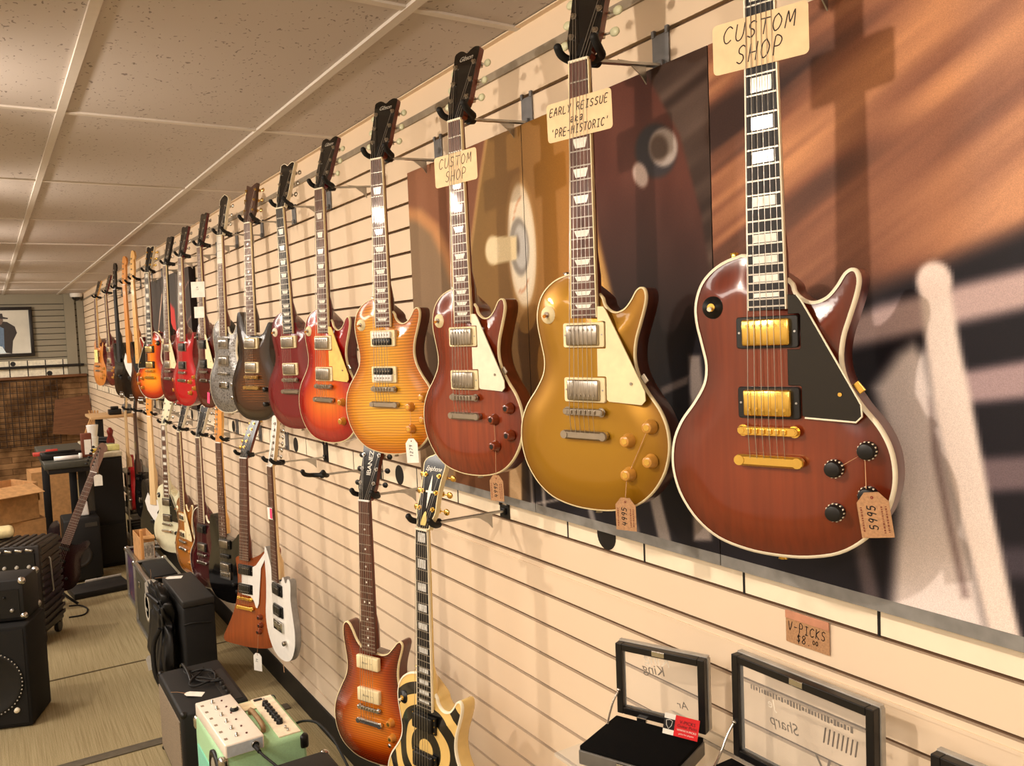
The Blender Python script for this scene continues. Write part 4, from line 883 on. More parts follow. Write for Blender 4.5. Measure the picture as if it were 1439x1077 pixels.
GAP = .0012
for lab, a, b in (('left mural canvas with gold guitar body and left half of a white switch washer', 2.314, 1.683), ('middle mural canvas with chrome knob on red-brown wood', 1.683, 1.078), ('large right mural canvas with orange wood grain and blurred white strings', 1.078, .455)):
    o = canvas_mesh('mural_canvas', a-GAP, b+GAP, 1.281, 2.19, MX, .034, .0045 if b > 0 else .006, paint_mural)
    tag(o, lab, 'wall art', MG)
    e = MB().box((MX+.0165-o.location.x, 0, -.0106), (.033, a-b-2*GAP, .021)).build('bottom_strip', plain('plain grey strip', (132, 130, 126), .6), o)  # plain grey strip along the bottom of each canvas
def paint_far(px, py, gy, gz):
    n = len(px); w = np.tile(np.array((74., 68, 64)), (n, 1)); w += (vnoise(gy*9, gz*2, 3)-.5)[:, None]*14
    a = gy
    w = mixc(w, soft(sdpoly(a, gz, [(6.42, 1.62), (6.36, 1.95), (6.22, 2.02), (6.0, 1.95), (5.95, 1.6), (5.95, 1.3), (6.5, 1.3)]), .03), (226, 62, 56))
    for P in ([(6.9, 1.58), (6.87, 1.58), (6.40, 2.08), (6.44, 2.08)],): w = mixc(w, soft(sdpoly(a, gz, P), .01), (224, 190, 170))
    return w
def paint_far2(px, py, gy, gz):
    n = len(px); w = np.tile(np.array((92., 82, 76)), (n, 1)); w = mixc(w, np.clip((5.75-gy)/.2, 0, 1)*.5, (58, 50, 48))
    for k in range(4):
        cz = 2.02-.22*k
        d = np.abs((gz-cz)-(5.7-gy)*.55+((5.7-gy)**2)*.8); w = mixc(w, soft(.004-d, .006)*.8, (206, 160, 150))
    return w
tag(canvas_mesh('wall_canvas', 6.88, 5.93, 1.3, 2.19, 1.105, .039, .012, paint_far), 'dark grey canvas with red shape behind the far red guitars', 'wall art', 'dark canvases behind the far guitars')
tag(canvas_mesh('wall_canvas', 5.925, 5.48, 1.3, 2.19, 1.105, .039, .012, paint_far2, sidecol=(34, 26, 28)), 'dark grey canvas with thin pink lines behind the maroon guitar', 'wall art', 'dark canvases behind the far guitars')

# ------------------------------------------------------------------ the room
WALL = plain('cream slat wall paint', (230, 208, 181), .6, var=.012, scale=3)
SLOT = plain('slot shadow brown', (96, 72, 50), .8)
GREYWALL = plain('grey paint', (140, 134, 118), .65, var=.02, scale=3)
up_slots = [1.888+.0757*k for k in range(0, 6)]
midn = [1.281+.0759*k for k in range(1, 8)]
low_slots = [1.205-.0800*k for k in range(0, 15)]
slots = sorted(low_slots+[1.281]+midn+up_slots)
slots = [z for z in slots if z > .06]
y0, y1 = -2.2, BACK
mb = MB(); prof = [(D, 0.0)]
for z in slots:
    prof += [(D, z-.0044), (D+.012, z-.0062), (D+.012, z+.0044), (D, z+.0044)]
prof += [(D, CEIL)]
for i in range(len(prof)-1):
    a, b = prof[i], prof[i+1]; inside = not (a[0] == D and b[0] == D)
    mb.add([(a[0], y0, a[1]), (a[0], y1, a[1]), (b[0], y1, b[1]), (b[0], y0, b[1])], [[0, 1, 2, 3]], 1 if (a[0] > D and b[0] > D) else 0)
mb.add([(D+.02, y0, 0), (D+.02, y1, 0), (D+.02, y1, CEIL), (D+.02, y0, CEIL)], [[3, 2, 1, 0]], 0)
w_ = struct(mb.build('wall_right', [WALL, SLOT], fix=False))
# painted fretboard band
BAND = plain('white band paint', (246, 230, 204), .55, var=.01); BANDK = plain('black band paint', (16, 14, 14), .5)
mb = MB(); mb.box((D-.0004, (y0+y1)/2, 1.243), (.0006, y1-y0, .068)); struct(mb.build('trim_1', BAND))
mb = MB(); k = -9; ys = []
while .782+.2725*k < y1: ys.append(.782+.2725*k); k += 1
for y in ys:
    if y > y0: mb.box((D-.0008, y, 1.243), (.0006, .0055, .073))
for k in range(-3, 10):
    y = 1.453+1.098*k
    if y < y1: mb.cyl((D-.0006, y, 1.241), (D-.0014, y, 1.241), .033, n=24, smooth=False)
struct(mb.build('trim_2', BANDK))
mb = MB(); mb.box((D-.004, (y0+y1)/2, 2.352), (.007, y1-y0, .020), bev=.001); struct(mb.build('trim_3', plain('rail metal', (150, 138, 120), .5, .2)))
mb = MB(); mb.box((D-.0015, (y0+2.36)/2, 1.106), (.003, 2.36-y0+0, .006)); struct(mb.build('trim_4', WALL))
mb = MB(); mb.box((D-.004, (y0+y1)/2, .055), (.008, y1-y0, .11), bev=.001); struct(mb.build('baseboard_right', plain('black baseboard', (18, 16, 15), .6)))
# floor
k = NT('carpet'); pset(k.b, .95, spec=.1)
n1 = k.n('TexNoise', Scale=1., Detail=3.); k.l(k.coords((190, 2.6, 1)), n1.inputs['Vector'])
n2 = k.n('TexNoise', Scale=260., Detail=2.); k.l(k.coords(), n2.inputs['Vector'])
mx = k.n('MixRGB', blend_type='MULTIPLY'); mx.inputs[0].default_value = 1
k.l(k.ramp(n1.outputs['Fac'], [(.3, (158, 142, 106)), (.5, (176, 160, 122)), (.72, (190, 174, 136))]), mx.inputs[1]); k.l(k.ramp(n2.outputs['Fac'], [(.3, (200, 200, 200)), (.7, (255, 255, 255))]), mx.inputs[2])
k.l(mx.outputs[0], k.b.inputs['Base Color']); k.bump(n2.outputs['Fac'], .4, .004)
XW = -4.2
mb = MB(); mb.box(((XW+D)/2, (y0+y1)/2, -.05), (D-XW+.1, y1-y0+.1, .1)); struct(mb.build('floor', k.m))
mb = MB(); mb.box((0, 4.875, .0015), (2*D-.1, .012, .003)); struct(mb.build('trim_5', plain('carpet seam', (92, 78, 52), .9)))
mb = MB(); mb.box((0, 3.815, .003), (2*D-.1, .060, .006), bev=.002); struct(mb.build('trim_6', plain('threshold strip', (104, 96, 82), .5, .2)))
# ceiling
k = NT('ceiling tile'); pset(k.b, .85, spec=.15)
vo = k.n('TexVoronoi', Scale=62., Randomness=1.); wn = k.n('TexNoise', Scale=30.); vec = k.coords((1, .62, 1), (0, 0, R(25))); k.l(vec, wn.inputs['Vector'])
mxv = k.n('MixRGB'); mxv.inputs[0].default_value = .06; k.l(vec, mxv.inputs[1]); k.l(wn.outputs['Color'], mxv.inputs[2]); k.l(mxv.outputs[0], vo.inputs['Vector'])
n3 = k.n('TexNoise', Scale=9., Detail=2.); k.l(k.coords(), n3.inputs['Vector'])
th = k.n('Math', operation='MULTIPLY'); k.l(n3.outputs['Fac'], th.inputs[0]); th.inputs[1].default_value = .30
ls = k.n('Math', operation='SUBTRACT'); k.l(vo.outputs['Distance'], ls.inputs[0]); k.l(th.outputs[0], ls.inputs[1])
pit = k.ramp(ls.outputs[0], [(0, (144, 134, 130)), (.045, (196, 187, 182))]); k.l(pit, k.b.inputs['Base Color']); k.bump(pit, .35, .003)
mb = MB(); mb.box(((XW+D)/2, (y0+y1)/2, CEIL+.05), (D-XW+.1, y1-y0+.1, .1)); struct(mb.build('ceiling', k.m))
TEE = plain('ceiling grid white', (212, 204, 196), .5, var=.01)
mb = MB(); x = .855
while x > XW: mb.box((x, (y0+y1)/2, CEIL-.004), (.024, y1-y0, .008)); x -= .607
struct(mb.build('trim_7', TEE))
mb = MB(); y = 1.7316-1.21*3
while y < y1:
    if y > y0: mb.box(((XW+D)/2, y, CEIL-.003), (D-XW, .022, .006))
    y += 1.21
struct(mb.build('trim_8', TEE))
mb = MB(); mb.box((D-.008, (y0+y1)/2, CEIL-.0035), (.016, y1-y0, .003)); struct(mb.build('trim_9', WALL))
# other walls
mb = MB(); mb.box((XW-.05, (y0+y1)/2, CEIL/2), (.1, y1-y0+.1, CEIL)); struct(mb.build('wall_left', plain('left wall paint', (200, 184, 158), .7)))
mb = MB(); mb.box(((XW+D)/2, y0-.05, CEIL/2), (D-XW+.1, .1, CEIL)); struct(mb.build('wall_front', plain('left wall paint', 0)))
# back wall with slats
mb = MB(); prof = [(BACK, 0.0)]; z = 1.62
while z < 2.36: prof += [(BACK, z-.005), (BACK+.01, z-.005), (BACK+.01, z+.005), (BACK, z+.005)]; z += .0762
prof += [(BACK, CEIL)]
for a, b in zip(prof[:-1], prof[1:]):
    mb.add([(XW, a[0], a[1]), (D+.02, a[0], a[1]), (D+.02, b[0], b[1]), (XW, b[0], b[1])], [[0, 1, 2, 3]], 1 if a[0] > BACK and b[0] > BACK else 0)
mb.add([(XW, BACK+.03, 0), (D+.02, BACK+.03, 0), (D+.02, BACK+.03, CEIL), (XW, BACK+.03, CEIL)], [[0, 1, 2, 3]])
struct(mb.build('wall_back', [GREYWALL, plain('grey slot', (60, 56, 48), .8)], fix=False))
mb = MB(); mb.box((.915+.06, BACK-.02, (1.385+CEIL)/2), (.12, .04, CEIL-1.385)); mb.box((1.10, BACK-.012, (1.385+CEIL)/2), (.08, .024, CEIL-1.385)); struct(mb.build('trim_10', GREYWALL))
mb = MB(); mb.box((-1.64, BACK-.001, 1.49), (5.1, .002, .20)); struct(mb.build('trim_11', plain('back band white', (226, 220, 200), .55)))
mb = MB()
for i in range(24): mb.box((.86-.20*i, BACK-.0025, 1.49), (.012, .002, .20))
for i in range(6): mb.cyl((.70-.80*i, BACK-.002, 1.415), (.70-.80*i, BACK-.004, 1.415), .032, n=20, smooth=False); mb.cyl((.30-.80*i, BACK-.002, 1.555), (.30-.80*i, BACK-.004, 1.555), .03, n=20, smooth=False)
struct(mb.build('trim_12', BANDK))
mb = MB(); mb.box((-1.5, BACK-.03, 1.507), (5.2, .05, .034), bev=.004); struct(mb.build('trim_13', plain('black rail', (20, 18, 17), .5)))
mb = MB(); mb.box((-1.5, BACK-.035, 1.372), (5.25, .06, .035), bev=.004); struct(mb.build('trim_14', wood('brown cap wood', (84, 54, 32), (110, 72, 44), (124, 84, 52), (3, 60, 60), .6, 0)))
k = NT('brown brick panel'); pset(k.b, .85, spec=.15)
br_ = k.n('TexBrick', Scale=1.); br_.inputs['Brick Width'].default_value = .42; br_.inputs['Row Height'].default_value = .075; br_.inputs['Mortar Size'].default_value = .004
br_.inputs['Color1'].default_value = lin((164, 128, 90)); br_.inputs['Color2'].default_value = lin((134, 102, 70)); br_.inputs['Mortar'].default_value = lin((100, 74, 50)); br_.inputs['Bias'].default_value = -.1
k.l(k.coords((1, 1, 1), (R(-90), 0, 0)), br_.inputs['Vector']); nz = k.n('TexNoise', Scale=5., Detail=4.); k.l(k.coords(), nz.inputs['Vector'])
mx = k.n('MixRGB', blend_type='MULTIPLY'); mx.inputs[0].default_value = 1; k.l(br_.outputs['Color'], mx.inputs[1]); k.l(k.ramp(nz.outputs['Fac'], [(.3, (130, 118, 104)), (.65, (255, 255, 255))]), mx.inputs[2]); k.l(mx.outputs[0], k.b.inputs['Base Color'])
mb = MB(); mb.box((-1.5, BACK-.008, .677), (5.25, .014, 1.354)); struct(mb.build('trim_15', k.m))

# ------------------------------------------------------------------ pick display on the wall
ACR = glass('clear acrylic', (225, 235, 235), .16, .05)
CLEAR = glass('clear lid glass', (235, 235, 230), .10, .04)
mb = MB(); mb.box((.997, .70, .911), (.296, 1.116, .008), bev=.002)
sh = mb.build('acrylic_shelf', ACR); recenter(sh); tag(sh, 'clear acrylic shelf under the black pick cases', 'shelf')
EDGE = plain('acrylic edge', (140, 150, 140), .15)
VELV = plain('black velvet', (12, 11, 11), .95, spec=.1, var=.3, scale=500)
FRAMEB = plain('black case frame', (20, 18, 18), .35)
def pick_case(loc, ang, w, d, h, label, words=None, dash=False):
    """open case: tray towards the room, glazed lid standing against the wall. local x to the right, y to the wall"""
    o = empty('pick_case', loc, label, 'display case', 'open black pick cases on the shelf', rotz=ang)
    mb = MB(); mb.box((0, -d/2, .013), (w, d, .026), bev=.002); tr = mb.build('tray', plain('clear grey base', (96, 92, 86), .3), o)
    MB().box((0, -d/2, .030), (w*.985, d*.97, .008), bev=.002).build('velvet_pad', VELV, tr)
    MB().box((0, -d-.002, .018), (.024, .004, .012), bev=.001).build('catch', CHROME, tr)
    lid = MB(); t = .0135
    for sx in (-1, 1): lid.box((sx*(w/2-t/2), .012, .036+h/2), (t, .016, h), bev=.0012)
    lid.box((0, .012, .036+h-t/2), (w-2*t-.0006, .016, t), bev=.0012); lid.box((0, .012, .036+t/2), (w-2*t-.0006, .016, t), bev=.0012)
    ld = lid.build('lid', FRAMEB, o)
    mb = MB()
    for sx in (-1, 1): mb.box((sx*(w/2+.0), .025, .036+h/2), (.004, .010, h-.004))
    mb.box((0, .025, .036+h), (w, .010, .004)); mb.build('lid_rim', plain('clear lid rim', (176, 170, 160), .25), ld)
    MB().box((0, .012, .036+h/2), (w-2*t, .002, h-2*t)).build('pane', CLEAR, ld)
    MB().box((0, .0115, .036+h-.006), (.026, .019, .011), bev=.001).build('lid_catch', CHROME, ld)
    mb = MB(); x = -w/2+.006
    mb.tube([(x, .002, .036+h*.34), (x-.004, -.012, .036+h*.22), (x-.003, -.03, .05), (x+.002, -.05, .036)], .0022, n=6, sub=4); mb.sphere((x, .002, .036+h*.34), .0042); mb.build('lid_stay', CHROME, o)
    for sx in (-.2, .2): MB().box((sx*w, .001, .036), (.02, .006, .008), bev=.001).build('hinge', CHROME, o)
    PRN = plain('grey glass print', (120, 112, 104), .5); PRW = plain('pale glass print', (226, 216, 200), .5)
    def T(x, z, y=.0105): m = Matrix(((-1, 0, 0), (0, 0, 1), (0, 1, 0))).to_4x4(); m.translation = (x, y, z); return m
    if words:
        for s, x, z, sz, mt in words: text_obj('glass_print', s, sz, mt, ld, T(x, .036+z), shear=.2)
    if dash:
        mb = MB(); rnd = random.Random(3)
        for i in range(34): mb.box((-w*.36+i*w*.0215, .0105, .036+h*.74), (w*.0215*rnd.uniform(.3, .8), .0004, rnd.uniform(.005, .010)))
        mb.build('glass_print', PRN, ld)
        mb = MB()
        for i in range(8): mb.tube([(w*.18+i*.008, .0105, .036+h*.66), (w*.165+i*.008, .0105, .036+h*.52)], .0012, n=4)
        mb.build('glass_print', PRN, ld)
    return o
PW = plain('pale glass print', (226, 216, 200), .5); PG = plain('grey glass print', (120, 112, 104), .5)
pick_case((1.030, 1.168, .915), math.atan2(-.17, .07),   .182, .145, .139, 'smaller open black pick case with red card, leftmost on the shelf', [('King', -.005, .118, .030, PW), ('King', -.012, .098, .026, PG), ('Ar', .045, .042, .020, PG)])
pick_case((1.052, .870, .915), R(-90), .274, .19, .180, 'larger open black pick case in the middle of the shelf', [('Sharp', -.03, .092, .026, PG), ('Je', -.055, .118, .022, PW), ('V', .05, .05, .05, PG)], True)
pick_case((1.052, .555, .915), R(-90), .184, .145, .152, 'smaller open black pick case at the right end of the shelf', [('King', 0, .115, .03, PW)])
# business card leaning on the small case's hinge
c0 = onX(957, 1022, 1.0); cr = empty('pick_card', c0, 'red and white card leaning on the hinge of the small pick case', 'card', rotz=R(-52))
cw, ch = .062, .036
rt = Matrix.Rotation(R(8), 4, 'Y') @ Matrix.Rotation(R(-12), 4, 'X')
def crd(nm, mat, x, z, w, h, y=0, mb=None):
    o = (mb or MB().box((x, y, z), (w, .0006, h))).build(nm, mat, cr); o.matrix_local = rt; return o
crd('card', plain('red card', (214, 28, 34), .5), cw*.16, 0, cw*.68, ch); crd('white_end', PAPER, -cw*.34, 0, cw*.31, ch)
crd('black_panel', BLACKINK, -cw*.34, 0, cw*.31, ch*.5, -.0005)
crd('shield', plain('shield print', (210, 208, 200), .5), 0, 0, 0, 0, mb=MB().tube([(-cw*.43, -.001, .006), (-cw*.34, -.001, .008), (-cw*.25, -.001, .006), (-cw*.27, -.001, -.002), (-cw*.34, -.001, -.008), (-cw*.41, -.001, -.002)], .0007, n=5, closed=True))
for s, z, sz, mt in (('V-PICKS', .008, .008, BLACKINK), ('Guitar Picks', .001, .007, BLACKINK), ('WWW.V-PICKS', -.006, .005, PAPER), ('picks for players', -.012, .004, PAPER)):
    T = Matrix(((1, 0, 0), (0, 0, -1), (0, 1, 0))).to_4x4(); T.translation = (cw*.17, -.0007, z); t = text_obj('lettering', s, sz, mt, cr, T); t.matrix_local = rt
# V-Picks price sign
sg = empty('price_sign', (D-.0032, .915, 1.150), 'brown V-Picks price sign on the wall below the mural', 'sign', rotz=R(-90))
MB().prism(rrect(.088, .056, .002, 2, 0, .026), -.0006, .0004).build('card', KRAFT, sg)
MB().box((0, -.0014, .047), (.088, .0016, .014), bev=.0004).build('holder_strip', plain('pinkish clear strip', (196, 138, 110), .25), sg)
handwriting([('V-PICKS', 0, .020, .0155, .0112), ('$8.', -.006, .003, .0145, .0105), ('00', .017, .008, .007, .006)], 'handwriting', BLACKINK, sg, -.0010, wdt=.0014, slant=.1)

# ------------------------------------------------------------------ amplifiers and cases along the wall
def knob_row(parent, p0, p1, n, r, h, mat, ax=(0, 0, 1)):
    for i in range(n):
        p = Vector(p0).lerp(Vector(p1), i/max(1, n-1)); MB().lathe(p, ax, [(r, 0), (r*.85, h*.9), (r*.7, h), (0, h)], 12).build('knob', mat, parent)
# black combo
am = empty('combo_amplifier', (.645, 3.45, 0), 'low black combo amplifier with dark grille behind the mint green one', 'amplifier')
mb = MB(); mb.box((0, 0, .185), (.245, .49, .325), bev=.012, taper=None); cab = mb.build('cabinet', TOLEX, am)
MB().box((-.1235, 0, .18), (.006, .43, .26), bev=.001).build('grille', GRILLE, cab)
MB().box((.075, -.06, .3482), (.06, .34, .004), bev=.001).build('control_panel', plain('charcoal panel', (40, 38, 36), .45, .3), cab)
knob_row(cab, (.065, -.2, .350), (.065, .08, .350), 7, .009, .014, BLACK)
for sy in (-1, 1):
    for z in (.03, .34): MB().sphere((-.112, sy*.235, z), .014, n=8).build('corner', BLACK, cab)
for sx in (-1, 1):
    for sy in (-1, 1): MB().cyl((sx*.09, sy*.2, 0), (sx*.09, sy*.2, .024), .016, .019, n=10).build('foot', RUBBER, am)
mb = MB(); mb.tube([(-.03, .05, .352), (-.03, .10, .372), (-.03, .20, .372), (-.03, .25-.01, .352)], .007, n=6, sub=4); mb.build('handle', BLACK, cab)
cord = MB()
pts = [(.66+.05*math.cos(t*1.3)+.01*math.sin(t*3), 3.50+.09*math.sin(t)+.012*math.cos(t*2.3), .353+.004*(i % 3)+.003) for i, t in enumerate([k*.55 for k in range(26)])]
cord.tube(pts, .0042, n=6, sub=3); cd = cord.build('power_cord', RUBBER); recenter(cd); tag(cd, 'black power cord coiled on top of the black combo amplifier', 'cable')
def flat_tag(p, w, h, rz, label, tilt=0, mat=None):
    o = empty('price_tag', p, label, 'tag', 'white price tags among the floor gear', rotz=rz)
    pl = [(-w*.2, h/2), (w*.2, h/2), (w/2, h/2-.012), (w/2, -h/2), (-w/2, -h/2), (-w/2, h/2-.012)]
    m = MB().prism(pl, 0, .0006); m.xf(Matrix.Rotation(tilt, 4, 'X')); m.build('card', mat or PAPER, o)
    s = MB().tube([(0, -.0005, h/2-.004), (.004, -.002, h/2+.03), (.002, -.001, h/2+.055)], .0008, n=4); s.xf(Matrix.Rotation(tilt, 4, 'X')); s.build('tag_string', COTTON, o); return o
flat_tag((.600, 3.36, .3535), .04, .07, R(60), 'white price tag lying on the black combo amplifier top', R(-84))
# mint combo
MINT = plain('mint green tolex', (166, 208, 162), .5, var=.03, scale=300); MINTD = plain('mint grille cloth', (132, 208, 182), .7, var=.05, scale=300)
ma = empty('combo_amplifier', (.658, 2.765, 0), 'mint green combo amplifier with cream control panel', 'amplifier')
cab = MB().box((0, 0, .24), (.268, .37, .418), bev=.014).build('cabinet', MINT, ma)
MB().box((-.1345, 0, .21), (.006, .30, .30), bev=.001).build('grille', MINTD, cab)
pn = MB().box((.085, .0, .4512), (.070, .335, .005), bev=.001).build('control_panel', plain('cream panel', (244, 224, 196), .4), cab)
knob_row(pn, (.08, .09, .4535), (.08, -.075, .4535), 7, .0115, .016, BLACK)
for y in (.13, -.12, -.145): MB().cyl((.085, y, .453), (.085, y, .462), .004, n=8).build('switch', CHROME, pn)
MB().box((.07, .148, .4545), (.028, .014, .004)).build('badge', BLACK, pn)
_b = onX(302, 1058, .5205); BDG = (max(-.11, min(.11, _b.y-2.765)), min(.38, _b.z)); hd_ = MB(); hd_.lathe((-.1375, BDG[0], BDG[1]), (-1, 0, 0), [(.062, -.004), (.062, .004), (.050, .006), (.046, .002)], 28, 0); hd_.lathe((-.1375, BDG[0], BDG[1]), (-1, 0, 0), [(.044, 0), (.034, .004), (.0, .006)], 24, 1)
hd_.build('round_badge', [BLACK, plain('grey badge', (150, 140, 124), .5)], cab)
for (x, y) in ((-.125, -.176), (.125, -.176), (-.125, .176), (.125, .176)): MB().box((x, y, .423), (.030, .030, .046), bev=.010).build('corner', BLACK if x > 0 else CHROME, cab)
mb = MB(); mb.tube([(.02, -.10, .452), (.02, -.09, .470), (.02, -.02, .474), (.02, .05, .470), (.02, .06, .452)], .008, n=6, sub=4); mb.build('handle', plain('tan handle', (150, 120, 84), .6), cab)
for sx in (-1, 1):
    for sy in (-1, 1): MB().cyl((sx*.1, sy*.15, 0), (sx*.1, sy*.15, .034), .018, n=10).build('foot', RUBBER, ma)
pap = MB().box((.675, 2.89, .4525), (.10, .07, .001)).build('paper_card', plain('cream paper', (232, 214, 176), .7)); recenter(pap); tag(pap, 'cream paper card on the mint amplifier behind the white effects unit', 'paper')
# white effects unit
WU = plain('white enamel metal', (250, 240, 226), .3, .1, var=.01)
fx_ = empty('effects_unit', (.588, 2.745, .4505), 'white multi-effects pedal unit with rows of switches on the mint amplifier', 'effects pedal', rotz=R(1.5))
bx = MB().box((0, 0, .022), (.118, .375, .042), bev=.004).build('housing', WU, fx_)
MB().box((0, -.1878, .021), (.108, .001, .034)).build('end_panel', plain('pale blue grey panel', (196, 206, 216), .4, .2), bx)
for i in range(6):
    y = -.145+.058*i
    MB().lathe((-.012, y, .043), (0, 0, 1), [(.0065, 0), (.0065, .003), (.0045, .004), (.004, .011), (0, .0115)], 10).build('foot_switch', CHROME, bx)
    MB().cyl((.018, y, .043), (.018, y, .046), .0032, n=8).build('indicator', plain('indicator red', (90, 40, 34), .3), bx)
    mb = MB(); mb.box((-.045, y, .0432), (.010, .014, .0004)); mb.build('lettering', plain('grey print', (150, 130, 110), .6), bx)
kb = MB().lathe((.033, .045, .043), (0, 0, 1), [(.014, 0), (.014, .006), (.011, .010), (0, .0105)], 18).build('dial', BLACK, bx); MB().cyl((.033, .045, .0535), (.033, .045, .0545), .0085, n=14).build('dial_cap', PALEPL, kb)
MB().cyl((.030, -.187, .022), (.030, -.196, .022), .012, .011, n=14).build('jack', CHROME, bx)
pc = MB(); pc.cyl((.621, 2.540, .4725), (.622, 2.505, .470), .008, .006, n=10); pc.tube([(.622, 2.505, .470), (.630, 2.475, .464), (.65, 2.42, .451), (.668, 2.34, .4465), (.675, 2.28, .4465)], .0038, n=6, sub=4)
o = pc.build('instrument_cable', RUBBER); recenter(o); tag(o, 'black cable plugged into the white effects unit', 'cable')
# near black amplifier (cut by the frame)
na = empty('combo_amplifier', (.695, 2.235, 0), 'black amplifier with chrome corner at the bottom edge of the photo', 'amplifier')
cab = MB().box((0, 0, .23), (.235, .45, .42), bev=.012).build('cabinet', TOLEX, na)
MB().box((-.1185, 0, .22), (.005, .40, .34), bev=.001).build('grille', GRILLE, cab)
for (x, y) in ((-.108, .215), (.108, .215), (-.108, -.215), (.108, -.215)): MB().sphere((x, y, .428), .016, n=8).build('corner', CHROME, cab)
MB().tube([(-.02, .10, .442), (-.02, .09, .462), (-.02, 0, .466), (-.02, -.09, .462), (-.02, -.10, .442)], .008, n=6, sub=4).build('handle', BLACK, cab)
for sx in (-1, 1):
    for sy in (-1, 1): MB().cyl((sx*.08, sy*.18, 0), (sx*.08, sy*.18, .022), .018, n=10).build('foot', RUBBER, na)
ps = MB().box((.905, 2.20, .155), (.12, .30, .31), bev=.010).build('cabinet', TOLEX); ps.name = 'speaker_box'; recenter(ps); tag(ps, 'small black box on the floor below the amber double-cutaway guitar', 'speaker')
for y in (-.12, .12): MB().sphere((-.052, y, .303), .012, n=8).build('corner', BLACK, ps)
lp = MB(); lp.tube([onX(408, 1021, .815), onX(425, 1014, .84), onX(445, 1016, .86), onX(465, 1035, .87), onX(478, 1056, .87), (.87, 2.32, .33)], .0045, n=6, sub=5)
o = lp.build('power_cord', RUBBER); recenter(o); tag(o, 'black power cord looping from the mint amplifier panel', 'cable')
# tall black boxed amp with draped gig bag
bb = empty('covered_amplifier', (.785, 4.40, 0), 'tall black boxy amplifier case beside the draped gig bag', 'amplifier')
cab = MB().box((0, 0, .235), (.145, .53, .45), bev=.010).build('cabinet', plain('matte black cover', (12, 11, 11), .8, var=.2), bb)
MB().box((0, 0, .478), (.148, .533, .034), bev=.006).build('lid', plain('charcoal lid', (36, 34, 32), .6), bb)
for sx in (-1, 1):
    for sy in (-1, 1): MB().cyl((sx*.05, sy*.2, 0), (sx*.05, sy*.2, .012), .018, n=8).build('foot', RUBBER, bb)
MB().tube([(-.073, -.262, .38), (-.03, -.27, .386), (.05, -.27, .375)], .004, n=6, sub=3).build('strap', RUBBER, bb)
BAGM = plain('black nylon', (14, 14, 15), .5, var=.25, scale=30)
bm = bmesh.new(); bmesh.ops.create_icosphere(bm, subdivisions=5, radius=1)
for v in bm.verts:
    q = v.co.normalized(); e = Vector([math.copysign(abs(t)**.55, t) for t in q])
    d = 1+.09*math.sin(q.z*9+q.y*4)+.06*math.sin(q.y*17+q.z*5)+.05*math.sin(q.z*23+q.x*9)
    v.co = Vector((e.x*.036*d, e.y*.20*d, e.z*.245*d)); v.co.x += .010*math.sin(v.co.z*14)
zmin = min(v.co.z for v in bm.verts)
for v in bm.verts: v.co.z -= zmin
me = bpy.data.meshes.new('gig_bag'); bm.to_mesh(me); bm.free(); me.materials.append(BAGM)
for p in me.polygons: p.use_smooth = True
gb = bpy.data.objects.new('gig_bag', me); COL.objects.link(gb); gb.location = (.655, 4.42, .002); tag(gb, 'crumpled black gig bag leaning on the tall black amplifier case', 'bag')
s = MB().tube([(-.035, -.20, .36), (-.065, -.18, .28), (-.07, -.20, .16), (-.045, -.22, .08)], .011, n=6, sub=4); s.build('strap', BAGM, gb)
s = MB().tube([(-.03, .1, .44), (-.05, 0, .48), (-.02, -.12, .46)], .010, n=6, sub=4); s.build('strap', BAGM, gb)
flat_tag(onZ(213, 931, .045), .05, .075, R(20), 'white price tag on a string at the foot of the gig bag', R(-20))
flat_tag((.665, 4.735, .43), .06, .085, R(5), 'white price tag standing at the back corner of the gig bag', 0)
flat_tag((.76, 4.60, .4965), .05, .08, R(70), 'white price tag lying on the lid of the tall black case', R(-88))
# flight cases
def flight_case(x0, x1, y0, y1, h, mat, label, wall=.012, opened=True):
    o = empty('flight_case', ((x0+x1)/2, (y0+y1)/2, 0), label, 'flight case')
    w, d = x1-x0, y1-y0; mb = MB()
    mb.box((-w/2+wall/2, 0, h/2+.012), (wall, d, h-.024)); mb.box((w/2-wall/2, 0, h/2+.012), (wall, d, h-.024))
    mb.box((0, -d/2+wall/2, h/2+.012), (w-2*wall, wall, h-.024)); mb.box((0, d/2-wall/2, h/2+.012), (w-2*wall, wall, h-.024)); mb.box((0, 0, .025), (w-2*wall, d-2*wall, .012))
    if not opened: mb.box((0, 0, h-.02), (w-2*wall, d-2*wall, .012))
    b = mb.build('shell', mat, o)
    ed = MB()
    for sx in (-1, 1):
        for sy in (-1, 1): ed.box((sx*w/2, sy*d/2, h/2), (.024, .024, h-.02), bev=.002)
        ed.box((sx*w/2, 0, h), (.024, d, .022), bev=.002); ed.box((sx*w/2, 0, .012), (.024, d, .022), bev=.002)
    for sy in (-1, 1): ed.box((0, sy*d/2, h), (w, .024, .022), bev=.002); ed.box((0, sy*d/2, .012), (w, .024, .022), bev=.002)
    ed.build('edging', STEEL, o)
    for sx in (-1, 1):
        for sy in (-1, 1): MB().sphere((sx*w/2, sy*d/2, h), .02, n=8).build('corner', CHROME, o)
    return o, w, d
k = NT('purple stickered panel'); pset(k.b, .5)
nz = k.n('TexNoise', Scale=14., Detail=2.); k.l(k.coords(), nz.inputs['Vector'])
k.l(k.ramp(nz.outputs['Fac'], [(.3, (46, 36, 60)), (.5, (78, 58, 92)), (.62, (96, 66, 84)), (.68, (150, 60, 50)), (.75, (70, 56, 86))]), k.b.inputs['Base Color'])
fa, w, d = flight_case(.735, .868, 5.61, 6.20, .333, k.m, 'purple-sided metal-edged flight case with cardboard box on it', opened=False)
